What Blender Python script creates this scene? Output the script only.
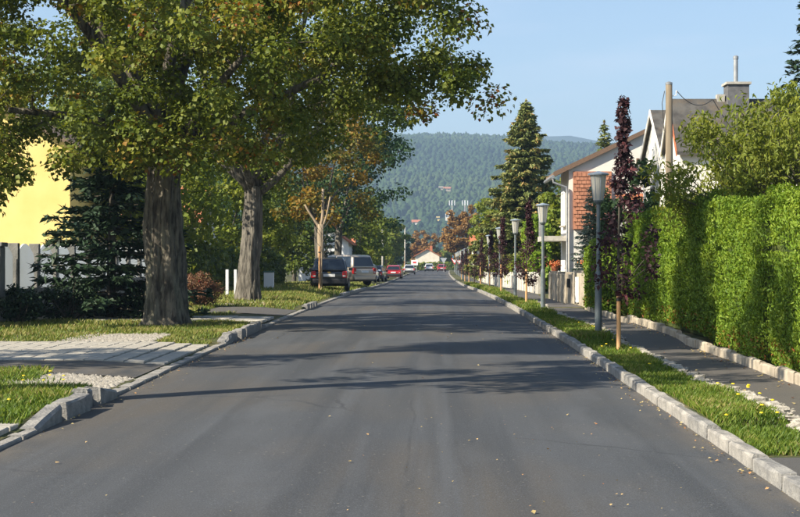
import bpy, math, random
import numpy as np
R = math.radians
rng = np.random.default_rng(11)
random.seed(5)
SC = bpy.context.scene
COL = SC.collection
for o in list(bpy.data.objects):
    bpy.data.objects.remove(o)

# ------------------------------------------------------------------ camera, sky, sun, exposure
cam_d = bpy.data.cameras.new('camera')
cam_d.sensor_width = 36.0
cam_d.lens = 67.5
cam_d.shift_x = -30.0 / 800
cam_d.shift_y = 3.5 / 800
cam_d.clip_start = 0.2
cam_d.clip_end = 30000
cam = bpy.data.objects.new('camera', cam_d)
cam.location = (0, 0, 1.7)
cam.rotation_euler = (R(90), 0, 0)
COL.objects.link(cam)
SC.camera = cam

SUN_EL = 34.0
SHADOW = (0.87, 0.493)                 # ground direction in which shadows fall
world = bpy.data.worlds.new('World')
SC.world = world
world.use_nodes = True
nt = world.node_tree
bg = nt.nodes['Background']
sky = nt.nodes.new('ShaderNodeTexSky')
sky.sky_type = 'NISHITA'
sky.sun_disc = False
sky.sun_elevation = R(SUN_EL)
sky.sun_rotation = math.atan2(-SHADOW[0], -SHADOW[1])
sky.altitude = 250
sky.air_density = 1.0
sky.dust_density = 0.7
sky.ozone_density = 1.6
wt = nt.nodes.new('ShaderNodeTexCoord'); wm = nt.nodes.new('ShaderNodeMapping'); wm.inputs['Scale'].default_value = (3, 3, 16)
wn = nt.nodes.new('ShaderNodeTexNoise'); wn.inputs['Scale'].default_value = 1.6; wn.inputs['Detail'].default_value = 6
wr = nt.nodes.new('ShaderNodeMapRange'); wr.inputs['From Min'].default_value = .55; wr.inputs['From Max'].default_value = .8; wr.inputs['To Max'].default_value = .35
wx = nt.nodes.new('ShaderNodeMix'); wx.data_type = 'RGBA'; wx.inputs['B'].default_value = (6.2, 6.4, 7.2, 1)
nt.links.new(wt.outputs['Generated'], wm.inputs[0]); nt.links.new(wm.outputs[0], wn.inputs['Vector']); nt.links.new(wn.outputs['Fac'], wr.inputs[0])
nt.links.new(wr.outputs[0], wx.inputs['Factor']); nt.links.new(sky.outputs[0], wx.inputs['A'])     # faint wisps of cloud
nt.links.new(wx.outputs['Result'], bg.inputs[0])
bg.inputs[1].default_value = 0.078

sun_d = bpy.data.lights.new('sun', 'SUN')
sun_d.energy = 5.0
sun_d.angle = R(0.55)
sun_d.color = (1.0, 0.91, 0.74)
sun = bpy.data.objects.new('sun', sun_d)
from mathutils import Vector, Matrix
ce = math.cos(R(SUN_EL))
sv = Vector((SHADOW[0] * ce, SHADOW[1] * ce, -math.sin(R(SUN_EL)) * math.hypot(*SHADOW)))
sun.rotation_euler = sv.to_track_quat('-Z', 'Y').to_euler()
sun.location = (-30, -12, 30)
COL.objects.link(sun)

SC.view_settings.view_transform = 'Standard'
SC.view_settings.look = 'None'
SC.view_settings.gamma = 1.0
SC.view_settings.use_curve_mapping = False
SC.view_settings.exposure = 1.2
SC.cycles.use_denoising = True
SC.cycles.max_bounces = 6
SC.cycles.transparent_max_bounces = 6
SC.cycles.volume_bounces = 0

# ------------------------------------------------------------------ helpers
def link(o):
    COL.objects.link(o)
    return o

def tag(o, label=None, cat=None, group=None, kind=None):
    if label: o['label'] = label
    if cat: o['category'] = cat
    if group: o['group'] = group
    if kind: o['kind'] = kind
    return o

def empty(name, loc=(0, 0, 0), rz=0.0, label=None, cat=None, group=None):
    o = link(bpy.data.objects.new(name, None))
    o.location = loc
    o.rotation_euler = (0, 0, rz)
    o.empty_display_size = 0.2
    return tag(o, label, cat, group)

def np_mesh(name, V, F, mat=None, parent=None, smooth=False, rnd=None):
    """V (n,3), F (m,k) arrays -> one mesh object"""
    V = np.asarray(V, dtype=np.float32); F = np.asarray(F, dtype=np.int32)
    me = bpy.data.meshes.new(name)
    m, k = F.shape
    me.vertices.add(len(V)); me.vertices.foreach_set('co', V.ravel())
    me.loops.add(m * k); me.loops.foreach_set('vertex_index', F.ravel())
    me.polygons.add(m); me.polygons.foreach_set('loop_start', np.arange(0, m * k, k, dtype=np.int32))
    try:
        me.polygons.foreach_set('loop_total', np.full(m, k, dtype=np.int32))
    except Exception:
        pass
    me.update(calc_edges=True)
    if smooth: me.shade_smooth()
    if rnd is not None:
        a = me.attributes.new('rnd', 'FLOAT', 'FACE')
        a.data.foreach_set('value', np.asarray(rnd, dtype=np.float32))
    if mat: me.materials.append(mat)
    o = link(bpy.data.objects.new(name, me))
    if parent: o.parent = parent
    return o

class MB:
    def __init__(s): s.v = []; s.f = []
    def add(s, vs, fs):
        b = len(s.v); s.v += [tuple(map(float, p)) for p in vs]; s.f += [tuple(i + b for i in q) for q in fs]; return s
    def box(s, x0, x1, y0, y1, z0, z1):
        return s.add([(x0,y0,z0),(x1,y0,z0),(x1,y1,z0),(x0,y1,z0),(x0,y0,z1),(x1,y0,z1),(x1,y1,z1),(x0,y1,z1)],
                     [(0,3,2,1),(4,5,6,7),(0,1,5,4),(1,2,6,5),(2,3,7,6),(3,0,4,7)])
    def tube(s, pts, rad, n=10, cap=True, jit=0.0):
        pts = [Vector(p) for p in pts]; vs = []
        up = Vector((0.13, 0.97, 0.2)).normalized()
        for i, p in enumerate(pts):
            t = (pts[min(i+1, len(pts)-1)] - pts[max(i-1, 0)])
            t = t.normalized() if t.length > 1e-9 else Vector((0,0,1))
            a = up - t * up.dot(t)
            a = a.normalized() if a.length > 1e-4 else t.orthogonal().normalized()
            b = t.cross(a)
            for k in range(n):
                th = 2*math.pi*k/n
                r = rad[i] * (1 + (random.uniform(-jit, jit) if jit else 0))
                vs.append(p + (a*math.cos(th) + b*math.sin(th)) * r)
        fs = []
        for i in range(len(pts)-1):
            for k in range(n):
                fs.append((i*n+k, i*n+(k+1) % n, (i+1)*n+(k+1) % n, (i+1)*n+k))
        if cap:
            fs.append(tuple(range(n-1, -1, -1))); fs.append(tuple((len(pts)-1)*n+k for k in range(n)))
        return s.add(vs, fs)
    def lathe(s, prof, n=16, c=(0,0,0), axis='z', cap=True):
        vs = []
        for r, h in prof:
            for k in range(n):
                th = 2*math.pi*k/n
                a, b = r*math.cos(th), r*math.sin(th)
                p = (a, b, h) if axis == 'z' else ((h, a, b) if axis == 'x' else (a, h, b))
                vs.append((p[0]+c[0], p[1]+c[1], p[2]+c[2]))
        fs = []
        for i in range(len(prof)-1):
            for k in range(n):
                fs.append((i*n+k, i*n+(k+1) % n, (i+1)*n+(k+1) % n, (i+1)*n+k))
        if cap:
            fs.append(tuple(range(n-1, -1, -1))); fs.append(tuple((len(prof)-1)*n+k for k in range(n)))
        return s.add(vs, fs)
    def extrude(s, poly, axis, a, b):
        """poly: 2-D outline; axis 'x': (y,z) outline between x=a,b; axis 'y': (x,z) outline"""
        n = len(poly)
        P = (lambda p, t: (t, p[0], p[1])) if axis == 'x' else ((lambda p, t: (p[0], t, p[1])) if axis == 'y' else (lambda p, t: (p[0], p[1], t)))
        vs = [P(p, a) for p in poly] + [P(p, b) for p in poly]
        fs = [tuple(range(n-1, -1, -1)), tuple(range(n, 2*n))] + [(i, (i+1) % n, n+(i+1) % n, n+i) for i in range(n)]
        return s.add(vs, fs)
    def build(s, name, mat=None, parent=None, smooth=False, bevel=0.0, seg=2):
        me = bpy.data.meshes.new(name)
        me.from_pydata(s.v, [], s.f); me.update()
        import bmesh
        bm = bmesh.new(); bm.from_mesh(me)
        bmesh.ops.recalc_face_normals(bm, faces=bm.faces); bm.to_mesh(me); bm.free()
        if smooth: me.shade_smooth()
        if mat: me.materials.append(mat)
        o = link(bpy.data.objects.new(name, me))
        if parent: o.parent = parent
        if name in ('branches', 'stems'): o['kind'] = 'stuff'
        if bevel:
            m = o.modifiers.new('bevel', 'BEVEL'); m.width = bevel; m.segments = seg; m.limit_method = 'ANGLE'; m.angle_limit = R(25)
            m.harden_normals = False
        return o

def copy_tree(o, parent=None):
    c = link(o.copy())
    c.parent = parent
    for ch in list(o.children): copy_tree(ch, c)
    return c

# ------------------------------------------------------------------ materials
def rgb(h):
    """sRGB 0-255 triple -> linear"""
    f = lambda c: (c/255/12.92) if c/255 <= 0.04045 else ((c/255+0.055)/1.055)**2.4
    return tuple(f(c) for c in h)

def node(nt, t, **kw):
    n = nt.nodes.new(t)
    for k, v in kw.items(): setattr(n, k, v)
    return n

def mat(name, c1, c2=None, scale=4.0, rough=0.8, bump=0.0, bscale=None, detail=6, metal=0.0, spec=0.3, stretch=(1,1,1), lo=0.35, hi=0.65, c3=None, s3=40.0, a3=0.3, bdist=0.02):
    m = bpy.data.materials.new(name); m.use_nodes = True
    t = m.node_tree; b = t.nodes['Principled BSDF']
    b.inputs['Roughness'].default_value = rough; b.inputs['Metallic'].default_value = metal
    b.inputs['Specular IOR Level'].default_value = spec
    b.inputs['Base Color'].default_value = (*c1, 1)
    tc = node(t, 'ShaderNodeTexCoord'); mp = node(t, 'ShaderNodeMapping')
    mp.inputs['Scale'].default_value = stretch
    t.links.new(tc.outputs['Object'], mp.inputs[0])
    if c2 is not None:
        n1 = node(t, 'ShaderNodeTexNoise'); n1.inputs['Scale'].default_value = scale; n1.inputs['Detail'].default_value = detail
        t.links.new(mp.outputs[0], n1.inputs['Vector'])
        r = node(t, 'ShaderNodeValToRGB'); r.color_ramp.elements[0].position = lo; r.color_ramp.elements[1].position = hi
        r.color_ramp.elements[0].color = (*c1, 1); r.color_ramp.elements[1].color = (*c2, 1)
        t.links.new(n1.outputs['Fac'], r.inputs[0]); out = r.outputs[0]
        if c3 is not None:
            n3 = node(t, 'ShaderNodeTexNoise'); n3.inputs['Scale'].default_value = s3; n3.inputs['Detail'].default_value = 3
            t.links.new(mp.outputs[0], n3.inputs['Vector'])
            r3 = node(t, 'ShaderNodeValToRGB'); r3.color_ramp.elements[0].position = 0.5; r3.color_ramp.elements[1].position = 0.7
            r3.color_ramp.elements[1].color = (a3, a3, a3, 1)
            t.links.new(n3.outputs['Fac'], r3.inputs[0])
            mx = node(t, 'ShaderNodeMix', data_type='RGBA'); mx.inputs['B'].default_value = (*c3, 1)
            t.links.new(r3.outputs[0], mx.inputs['Factor']); t.links.new(out, mx.inputs['A']); out = mx.outputs['Result']
        t.links.new(out, b.inputs['Base Color'])
    if bump:
        n2 = node(t, 'ShaderNodeTexNoise'); n2.inputs['Scale'].default_value = bscale or scale*3; n2.inputs['Detail'].default_value = 5
        t.links.new(mp.outputs[0], n2.inputs['Vector'])
        bp = node(t, 'ShaderNodeBump'); bp.inputs['Strength'].default_value = bump; bp.inputs['Distance'].default_value = bdist
        t.links.new(n2.outputs['Fac'], bp.inputs['Height']); t.links.new(bp.outputs[0], b.inputs['Normal'])
    return m

def leaf_mat(name, stops, trans=0.35, rough=0.55):
    """colour from the per-leaf attribute rnd; stops: [(pos, rgb linear)]"""
    m = bpy.data.materials.new(name); m.use_nodes = True
    t = m.node_tree; b = t.nodes['Principled BSDF']
    b.inputs['Roughness'].default_value = rough; b.inputs['Specular IOR Level'].default_value = 0.25
    at = node(t, 'ShaderNodeAttribute', attribute_name='rnd')
    r = node(t, 'ShaderNodeValToRGB'); e = r.color_ramp.elements
    while len(e) < len(stops): e.new(0.5)
    for i, (p, c) in enumerate(stops):
        e[i].position = p; e[i].color = (*c, 1)
    t.links.new(at.outputs['Fac'], r.inputs[0])
    t.links.new(r.outputs[0], b.inputs['Base Color'])
    tr = node(t, 'ShaderNodeBsdfTranslucent')
    hs = node(t, 'ShaderNodeHueSaturation'); hs.inputs['Hue'].default_value = 0.485; hs.inputs['Value'].default_value = 1.25; hs.inputs['Saturation'].default_value = 1.1
    t.links.new(r.outputs[0], hs.inputs['Color']); t.links.new(hs.outputs[0], tr.inputs[0])
    mx = node(t, 'ShaderNodeMixShader'); mx.inputs[0].default_value = trans
    t.links.new(b.outputs[0], mx.inputs[1]); t.links.new(tr.outputs[0], mx.inputs[2])
    t.links.new(mx.outputs[0], t.nodes['Material Output'].inputs[0])
    return m

def plain(name, c, rough=0.5, metal=0.0, spec=0.5, coat=0.0):
    m = mat(name, c, rough=rough, metal=metal, spec=spec)
    if coat:
        m.node_tree.nodes['Principled BSDF'].inputs['Coat Weight'].default_value = coat
        m.node_tree.nodes['Principled BSDF'].inputs['Coat Roughness'].default_value = 0.05
    return m

def asphalt_mat(name, base, warm, dark, streak=True):
    m = bpy.data.materials.new(name); m.use_nodes = True
    t = m.node_tree; b = t.nodes['Principled BSDF']; L = t.links.new
    b.inputs['Roughness'].default_value = 0.78; b.inputs['Specular IOR Level'].default_value = 0.35
    tc = node(t, 'ShaderNodeTexCoord')
    def noise(scale, det, st=(1,1,1), lo=.4, hi=.6):
        mp = node(t, 'ShaderNodeMapping'); mp.inputs['Scale'].default_value = st
        L(tc.outputs['Object'], mp.inputs[0])
        n = node(t, 'ShaderNodeTexNoise'); n.inputs['Scale'].default_value = scale; n.inputs['Detail'].default_value = det
        L(mp.outputs[0], n.inputs['Vector'])
        r = node(t, 'ShaderNodeMapRange'); r.inputs['From Min'].default_value = lo; r.inputs['From Max'].default_value = hi
        L(n.outputs['Fac'], r.inputs[0]); return r.outputs[0], n.outputs['Fac']
    def mix(a, bcol, fac, amt=1.0):
        mx = node(t, 'ShaderNodeMix', data_type='RGBA')
        if isinstance(a, tuple): mx.inputs['A'].default_value = (*a, 1)
        else: L(a, mx.inputs['A'])
        mx.inputs['B'].default_value = (*bcol, 1)
        ml = node(t, 'ShaderNodeMath', operation='MULTIPLY'); ml.inputs[1].default_value = amt
        L(fac, ml.inputs[0]); L(ml.outputs[0], mx.inputs['Factor']); return mx.outputs['Result']
    c = mix(base, warm, noise(0.30, 5, (1, .5, 1), .44, .58)[0], 0.95)
    if streak:
        c = mix(c, dark, noise(1.7, 5, (1.0, 0.035, 1), .46, .62)[0], 0.75)
        c = mix(c, tuple(x*1.35 for x in base), noise(3.2, 4, (1.0, 0.025, 1), .54, .68)[0], 0.6)
    if streak:
        c = mix(c, tuple(x*1.45 for x in base), noise(.9, 6, (1, .25, 1), .56, .66)[0], 0.45)
        sx = node(t, 'ShaderNodeSeparateXYZ'); L(tc.outputs['Object'], sx.inputs[0])
        wob = noise(.25, 4, (0, 1, 0), 0, 1)[0]
        def m2(op, a, b_):
            n = node(t, 'ShaderNodeMath', operation=op)
            for i, v in enumerate((a, b_)):
                if isinstance(v, (int, float)): n.inputs[i].default_value = v
                else: L(v, n.inputs[i])
            return n.outputs[0]
        dist = m2('ABSOLUTE', m2('ADD', m2('ADD', sx.outputs[0], m2('MULTIPLY', wob, -.3)), .33), 0)
        line = node(t, 'ShaderNodeMapRange'); line.inputs['From Min'].default_value = .022; line.inputs['From Max'].default_value = .006; L(dist, line.inputs[0])
        brk = noise(.8, 3, (1, 1, 1), .4, .55)[0]
        c = mix(c, tuple(x*.45 for x in base), m2('MULTIPLY', line.outputs[0], brk), .4)
        vo = node(t, 'ShaderNodeTexVoronoi', feature='DISTANCE_TO_EDGE'); vo.inputs['Scale'].default_value = .42
        mpv = node(t, 'ShaderNodeMapping'); mpv.inputs['Scale'].default_value = (1, .6, 1); L(tc.outputs['Object'], mpv.inputs[0])
        nz = node(t, 'ShaderNodeTexNoise'); nz.inputs['Scale'].default_value = 2.5; nz.inputs['Detail'].default_value = 5; L(mpv.outputs[0], nz.inputs['Vector'])
        va = node(t, 'ShaderNodeMix', data_type='RGBA'); va.inputs['Factor'].default_value = .18; L(mpv.outputs[0], va.inputs['A']); L(nz.outputs['Color'], va.inputs['B'])
        L(va.outputs['Result'], vo.inputs['Vector'])
        ck = node(t, 'ShaderNodeMapRange'); ck.inputs['From Min'].default_value = .008; ck.inputs['From Max'].default_value = .002; L(vo.outputs['Distance'], ck.inputs[0])
        c = mix(c, tuple(x*.5 for x in base), m2('MULTIPLY', ck.outputs[0], noise(.22, 2, (1, 1, 1), .5, .6)[0]), .7)
        edge = node(t, 'ShaderNodeMapRange'); edge.inputs['From Min'].default_value = 2.75; edge.inputs['From Max'].default_value = 3.15
        L(m2('ABSOLUTE', m2('ADD', sx.outputs[0], .6), 0), edge.inputs[0])
        c = mix(c, (.13, .11, .085), m2('MULTIPLY', edge.outputs[0], noise(3, 5, (1, .4, 1), .38, .62)[0]), .7)
    c = mix(c, tuple(x*2.2 for x in base), noise(95, 2, (1,1,1), .56, .70)[0], 0.7)
    c = mix(c, tuple(x*.5 for x in dark), noise(75, 2, (1.3,1,1), .55, .7)[0], 0.6)
    vs_ = node(t, 'ShaderNodeTexVoronoi'); vs_.inputs['Scale'].default_value = 13; L(tc.outputs['Object'], vs_.inputs['Vector'])
    sp = node(t, 'ShaderNodeMapRange'); sp.inputs['From Min'].default_value = .16; sp.inputs['From Max'].default_value = .08; L(vs_.outputs['Distance'], sp.inputs[0])
    sc_ = node(t, 'ShaderNodeSeparateColor'); L(vs_.outputs['Color'], sc_.inputs[0])
    gt = node(t, 'ShaderNodeMath', operation='GREATER_THAN'); gt.inputs[1].default_value = .86; L(sc_.outputs[0], gt.inputs[0])
    ml_ = node(t, 'ShaderNodeMath', operation='MULTIPLY'); L(sp.outputs[0], ml_.inputs[0]); L(gt.outputs[0], ml_.inputs[1])
    c = mix(c, (.22, .20, .17), ml_.outputs[0], .8)
    L(c, b.inputs['Base Color'])
    bp = node(t, 'ShaderNodeBump'); bp.inputs['Strength'].default_value = 0.35; bp.inputs['Distance'].default_value = 0.006
    L(noise(110, 3)[1], bp.inputs['Height']); L(bp.outputs[0], b.inputs['Normal'])
    return m

M = {}
M['road'] = asphalt_mat('road_asphalt', (.064, .067, .0725), (.080, .071, .061), (.040, .043, .048))
M['walk'] = asphalt_mat('walk_asphalt', (.085, .080, .076), (.105, .094, .082), (.055, .053, .052), False)
M['soil'] = mat('lawn_soil', (.035, .050, .014), (.085, .085, .030), scale=1.3, rough=0.95, bump=.6, bscale=25, c3=(.16, .12, .06), s3=5, a3=.8)
M['granite'] = mat('granite', (.21, .20, .185), (.37, .345, .31), scale=5, rough=.85, bump=.6, bscale=35, c3=(.16, .15, .14), s3=90, a3=.6)
M['granite2'] = mat('granite_dark', (.17, .165, .16), (.31, .295, .27), scale=5, rough=.85, bump=.7, bscale=30, c3=(.12, .12, .12), s3=70, a3=.6)
M['gravel'] = mat('gravel_stone', (.27, .245, .205), (.42, .385, .33), scale=20, rough=.9, bump=.5, bscale=60)
M['paver'] = mat('concrete_paver', (.32, .295, .25), (.44, .41, .36), scale=3, rough=.9, bump=.4, bscale=40, c3=(.22, .2, .17), s3=12, a3=.5)
M['concrete'] = mat('concrete', (.36, .34, .30), (.50, .47, .42), scale=2.5, rough=.9, bump=.4, bscale=30, c3=(.2, .19, .16), s3=6, a3=.5)
M['walltan'] = mat('tan_concrete', (.34, .285, .22), (.46, .40, .31), scale=2.5, rough=.9, bump=.4, bscale=30, c3=(.2, .17, .13), s3=6, a3=.5)
M['fencepanel'] = leaf_mat('translucent_white_panel', [(0, (.78, .80, .82)), (1, (.78, .80, .82))], trans=.3)
M['oldconc'] = mat('old_concrete', (.16, .16, .15), (.27, .26, .24), scale=2.5, rough=.95, bump=.5, bscale=25)
M['bark'] = mat('maple_bark', (.040, .034, .028), (.165, .145, .112), scale=13, rough=.95, bump=1.0, bscale=26, stretch=(1, 1, .16), lo=.38, hi=.62, c3=(.22, .22, .15), s3=5, a3=.45, bdist=.05)
M['bark2'] = mat('grey_bark', (.060, .053, .044), (.175, .158, .13), scale=15, rough=.95, bump=1.0, bscale=30, stretch=(1, 1, .18), lo=.38, hi=.64, bdist=.04)
M['twig'] = mat('twig_bark', (.07, .06, .045), (.14, .12, .09), scale=6, rough=.9)
M['paintpole'] = mat('lamp_paint', (.10, .125, .135), (.145, .165, .17), scale=5, rough=.45, spec=.5)
M['lampcap'] = mat('lamp_cap', (.22, .27, .33), (.30, .35, .40), scale=6, rough=.4, spec=.5)
M['white'] = mat('white_render', (.66, .63, .57), (.74, .71, .65), scale=1.2, rough=.9, bump=.2, bscale=60)
M['cream'] = mat('cream_render', (.62, .56, .46), (.72, .66, .56), scale=1.2, rough=.9, bump=.2, bscale=60)
M['yellow'] = mat('yellow_render', (.78, .58, .20), (.84, .66, .26), scale=.8, rough=.9, bump=.2, bscale=60)
M['roofdark'] = mat('dark_roof', (.055, .052, .050), (.10, .095, .088), scale=3, rough=.85, bump=.5, bscale=14, c3=(.2, .13, .06), s3=2.2, a3=.25)
M['roofbrown'] = mat('brown_roof', (.13, .09, .065), (.22, .155, .11), scale=4, rough=.85, bump=.5, bscale=12)
M['roofred'] = mat('red_roof', (.36, .12, .06), (.48, .18, .09), scale=4, rough=.85, bump=.5, bscale=12)
M['fascia'] = mat('brown_timber', (.13, .085, .06), (.2, .13, .09), scale=10, rough=.7, stretch=(1, 1, 8))
M['tile'] = mat('clay_tile', (.30, .13, .08), (.44, .20, .12), scale=6, rough=.85, bump=.4, bscale=40)
M['zinc'] = mat('zinc', (.32, .33, .34), (.42, .43, .44), scale=5, rough=.45, metal=.6)
M['glass'] = plain('window_glass', (.03, .04, .05), .08, 0, .6)
M['woodpole'] = mat('weathered_wood', (.13, .105, .075), (.23, .185, .13), scale=9, rough=.9, bump=.5, bscale=25, stretch=(1, 1, .08))
M['stake'] = mat('stake_wood', (.50, .27, .12), (.64, .38, .19), scale=8, rough=.8, stretch=(1, 1, .1))
M['palewood'] = mat('peeled_wood', (.24, .18, .12), (.36, .28, .19), scale=8, rough=.85, stretch=(1, 1, .2), bump=.3)
M['fencewhite'] = mat('white_fence_paint', (.74, .75, .76), (.82, .82, .82), scale=5, rough=.6)
M['board'] = mat('boundary_wood', (.14, .12, .10), (.22, .19, .16), scale=5, rough=.9, stretch=(1, 1, .2))
M['rubber'] = plain('tyre_rubber', (.015, .015, .016), .85)
M['rim'] = plain('alloy_rim', (.45, .45, .46), .3, .8)
M['trim'] = plain('black_plastic', (.02, .02, .022), .6)
M['carglass'] = plain('car_glass', (.012, .018, .025), .04, 0, .8)
M['tailred'] = plain('tail_lamp_red', (.45, .015, .02), .15, 0, .6)
M['lampclear'] = plain('lamp_clear', (.6, .6, .6), .1, 0, .6)
M['plate'] = plain('plate_white', (.75, .75, .75), .5)
M['gold'] = plain('gold_badge', (.6, .42, .12), .3, .7)
for nm, c in (('car_black', (.012, .014, .018)), ('car_beige', (.42, .36, .29)), ('car_blue', (.30, .36, .48)), ('car_dark', (.02, .024, .032)), ('car_red', (.42, .02, .03)), ('car_silver', (.52, .54, .56)), ('car_white', (.72, .73, .74))):
    M[nm] = plain(nm, c, .35, .2, .5, coat=.8)
M['signwhite'] = plain('sign_white', (.78, .78, .78), .5)
M['signred'] = plain('sign_red', (.6, .04, .04), .5)
M['signback'] = plain('sign_back', (.42, .44, .46), .5, .3)
M['signblue'] = plain('sign_blue', (.12, .35, .6), .5)
M['green_box'] = plain('cabinet_lid', (.05, .12, .07), .6)

lm = leaf_mat('lamp_milk_glass', [(0, (.62, .60, .54)), (1, (.62, .60, .54))], trans=.45, rough=.3)
M['milk'] = lm
G1, G2, G3 = (.055, .085, .012), (.130, .165, .023), (.22, .235, .038)
YEL, ORA, RED = (.26, .20, .035), (.30, .12, .030), (.22, .045, .030)
M['maple'] = leaf_mat('maple_leaf', [(0, G1), (.45, G2), (.76, G3), (.86, YEL), (.94, ORA), (1, RED)], trans=.3)
M['maple2'] = leaf_mat('maple_green_leaf', [(0, (.040, .066, .010)), (.5, (.090, .130, .018)), (.85, (.17, .20, .032)), (1, (.26, .24, .045))])
M['orange'] = leaf_mat('autumn_leaf', [(0, (.06, .09, .016)), (.4, (.13, .13, .024)), (.75, (.28, .19, .035)), (1, (.34, .17, .03))])
M['rust'] = leaf_mat('rust_leaf', [(0, (.14, .088, .028)), (.5, (.27, .150, .042)), (1, (.32, .20, .06))])
M['bright'] = leaf_mat('bright_leaf', [(0, (.085, .125, .016)), (.5, (.165, .215, .028)), (1, (.28, .29, .05))], trans=.42)
M['teal'] = leaf_mat('ash_leaf', [(0, (.022, .055, .022)), (.6, (.045, .09, .035)), (1, (.08, .13, .045))])
M['walnut'] = leaf_mat('walnut_leaf', [(0, (.10, .135, .02)), (.5, (.19, .23, .035)), (1, (.30, .31, .055))], trans=.4)
M['thuja'] = leaf_mat('thuja_spray', [(0, (.075, .145, .012)), (.5, (.150, .235, .020)), (.93, (.235, .31, .035)), (.985, (.2, .2, .04)), (1, (.30, .11, .03))], trans=.25)
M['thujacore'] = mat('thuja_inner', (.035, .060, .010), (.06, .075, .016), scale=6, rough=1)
M['spruce'] = leaf_mat('spruce_needle', [(0, (.080, .115, .034)), (.45, (.175, .215, .068)), (.68, (.26, .26, .08)), (.80, (.36, .24, .085)), (1, (.42, .25, .09))], trans=.15)
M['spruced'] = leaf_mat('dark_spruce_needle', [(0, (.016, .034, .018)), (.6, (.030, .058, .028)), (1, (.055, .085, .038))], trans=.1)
M['bluespruce'] = leaf_mat('blue_needle', [(0, (.14, .20, .15)), (.5, (.24, .30, .22)), (1, (.36, .39, .27))], trans=.1)
M['plum'] = leaf_mat('plum_leaf', [(0, (.030, .016, .019)), (.6, (.055, .024, .028)), (.92, (.09, .033, .037)), (1, (.16, .036, .036))], trans=.25)
M['barberry'] = leaf_mat('barberry_leaf', [(0, (.16, .09, .05)), (.6, (.26, .14, .085)), (.9, (.14, .13, .04)), (1, (.42, .04, .04))])
M['grass'] = leaf_mat('grass_blade', [(0, (.055, .105, .014)), (.45, (.125, .195, .024)), (.75, (.20, .24, .04)), (.9, (.27, .24, .075)), (1, (.34, .28, .12))], trans=.35)
M['drygrass'] = leaf_mat('dry_grass_blade', [(0, (.075, .13, .016)), (.4, (.145, .195, .03)), (.7, (.25, .24, .06)), (1, (.38, .31, .13))], trans=.3)
M['dandelion'] = leaf_mat('yellow_flower', [(0, (.75, .55, .02)), (1, (.85, .68, .04))], trans=.2)
M['litter'] = leaf_mat('fallen_leaf', [(0, (.30, .22, .08)), (.6, (.45, .36, .18)), (1, (.42, .16, .05))], trans=.1)
M['flower'] = leaf_mat('orange_flower', [(0, (.7, .16, .05)), (1, (.75, .35, .15))], trans=.2)
M['farleaf'] = leaf_mat('far_forest', [(0, (.012, .032, .012)), (.5, (.030, .060, .018)), (1, (.052, .078, .024))], trans=.0, rough=.9)
M['hill'] = mat('hill_ground', (.02, .045, .015), (.045, .075, .025), scale=.004, rough=1)

# ------------------------------------------------------------------ terrain functions
_pd = np.array([-40, 0, 10, 14, 19, 25, 35, 45, 60, 75, 90, 105, 120, 150, 300, 400, 900, 9000], float)
_pz = np.array([-.02, 0, .03, .065, .11, .16, .21, .23, .22, .15, .04, -.08, -.17, -.24, -.22, -.2, 0, 0], float)
def road_z(d):
    d = np.asarray(d, float)
    return sum(np.interp(d + k, _pd, _pz) for k in (-5, -2.5, 0, 2.5, 5)) / 5
def cx(d):
    d = np.asarray(d, float)
    return -.6 + 1.4 * np.clip((d - 140) / 170, 0, 1.3) ** 2
def smooth(a, b, x):
    t = np.clip((np.asarray(x, float) - a) / (b - a), 0, 1)
    return t * t * (3 - 2 * t)
def drop(d):
    d = np.asarray(d, float)
    return sum(smooth(a-.2, a+.2, d)*(1-smooth(b-.2, b+.2, d)) for a, b in ((-50, 14.5), (17.6, 27.9), (34.2, 45.3), (50, 64)))
def gz(x, d):
    """verge and garden level"""
    x = np.asarray(x, float)
    return road_z(d) + .10 - .072 * drop(d) * (1 - smooth(3.2, 4.6, -(x - cx(d)))) + .17 * smooth(38, 58, d) * (1 - smooth(110, 150, d)) * smooth(3.4, 4.9, -(x - cx(d))) - .0
def Z(x, d): return float(gz(x, d))
KL, KR = -3.15, 3.15                   # kerb faces from the centre line

def sheet(name, xs, ds, zf, m, follow=True):
    """xs relative to the centre line if follow"""
    xs = np.asarray(xs, float); ds = np.asarray(ds, float)
    D, X = np.meshgrid(ds, xs, indexing='ij')
    XX = X + (cx(D) + .6 if follow else 0)
    ZZ = zf(XX, D, X)
    V = np.stack([XX, D, ZZ], -1).reshape(-1, 3)
    n, k = len(ds), len(xs)
    i = np.arange(n-1)[:, None]*k + np.arange(k-1)[None]
    F = np.stack([i, i+1, i+1+k, i+k], -1).reshape(-1, 4)
    return np_mesh(name, V, F, m)

ROWS = np.concatenate([np.arange(-30, 70, 1.0), np.arange(70, 330, 5.0)])
# road with a slight camber
road_x = np.linspace(-3.76, 2.56, 15)
tag(sheet('road', road_x, ROWS, lambda X, D, x: road_z(D) + .035 * (1 - ((x + .6) / 3.16) ** 2) - .005, M['road']), kind='structure')
def ground_z(X, D, x):
    inside = (x > -3.86) & (x < 2.66) & (D < 331)
    z = gz(X, D)
    return np.where(inside, road_z(D) - .10, z)
gx = [-9000, -3000, -900, -300, -100, -50, -25, -16, -12, -9, -7.5, -6.5, -5.8, -5.2, -4.7, -4.2, -3.90, -3.865, -3.855, -2, 0, 2, 2.655, 2.665, 2.70, 3.2, 3.6, 4.2, 4.7, 6, 9, 14, 25, 50, 100, 300, 900, 3000, 9000]
gd = np.concatenate([[-400, -100, -40], np.arange(-30, 10, 2.0), np.arange(10, 70, .4), np.arange(70, 120, 1.5), np.arange(120, 329, 6.0), [330.9, 331.1, 360, 400, 500, 700, 900, 1200, 2000, 4000, 9000]])
tag(sheet('ground', gx, gd, ground_z, M['soil']), kind='structure')
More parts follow.
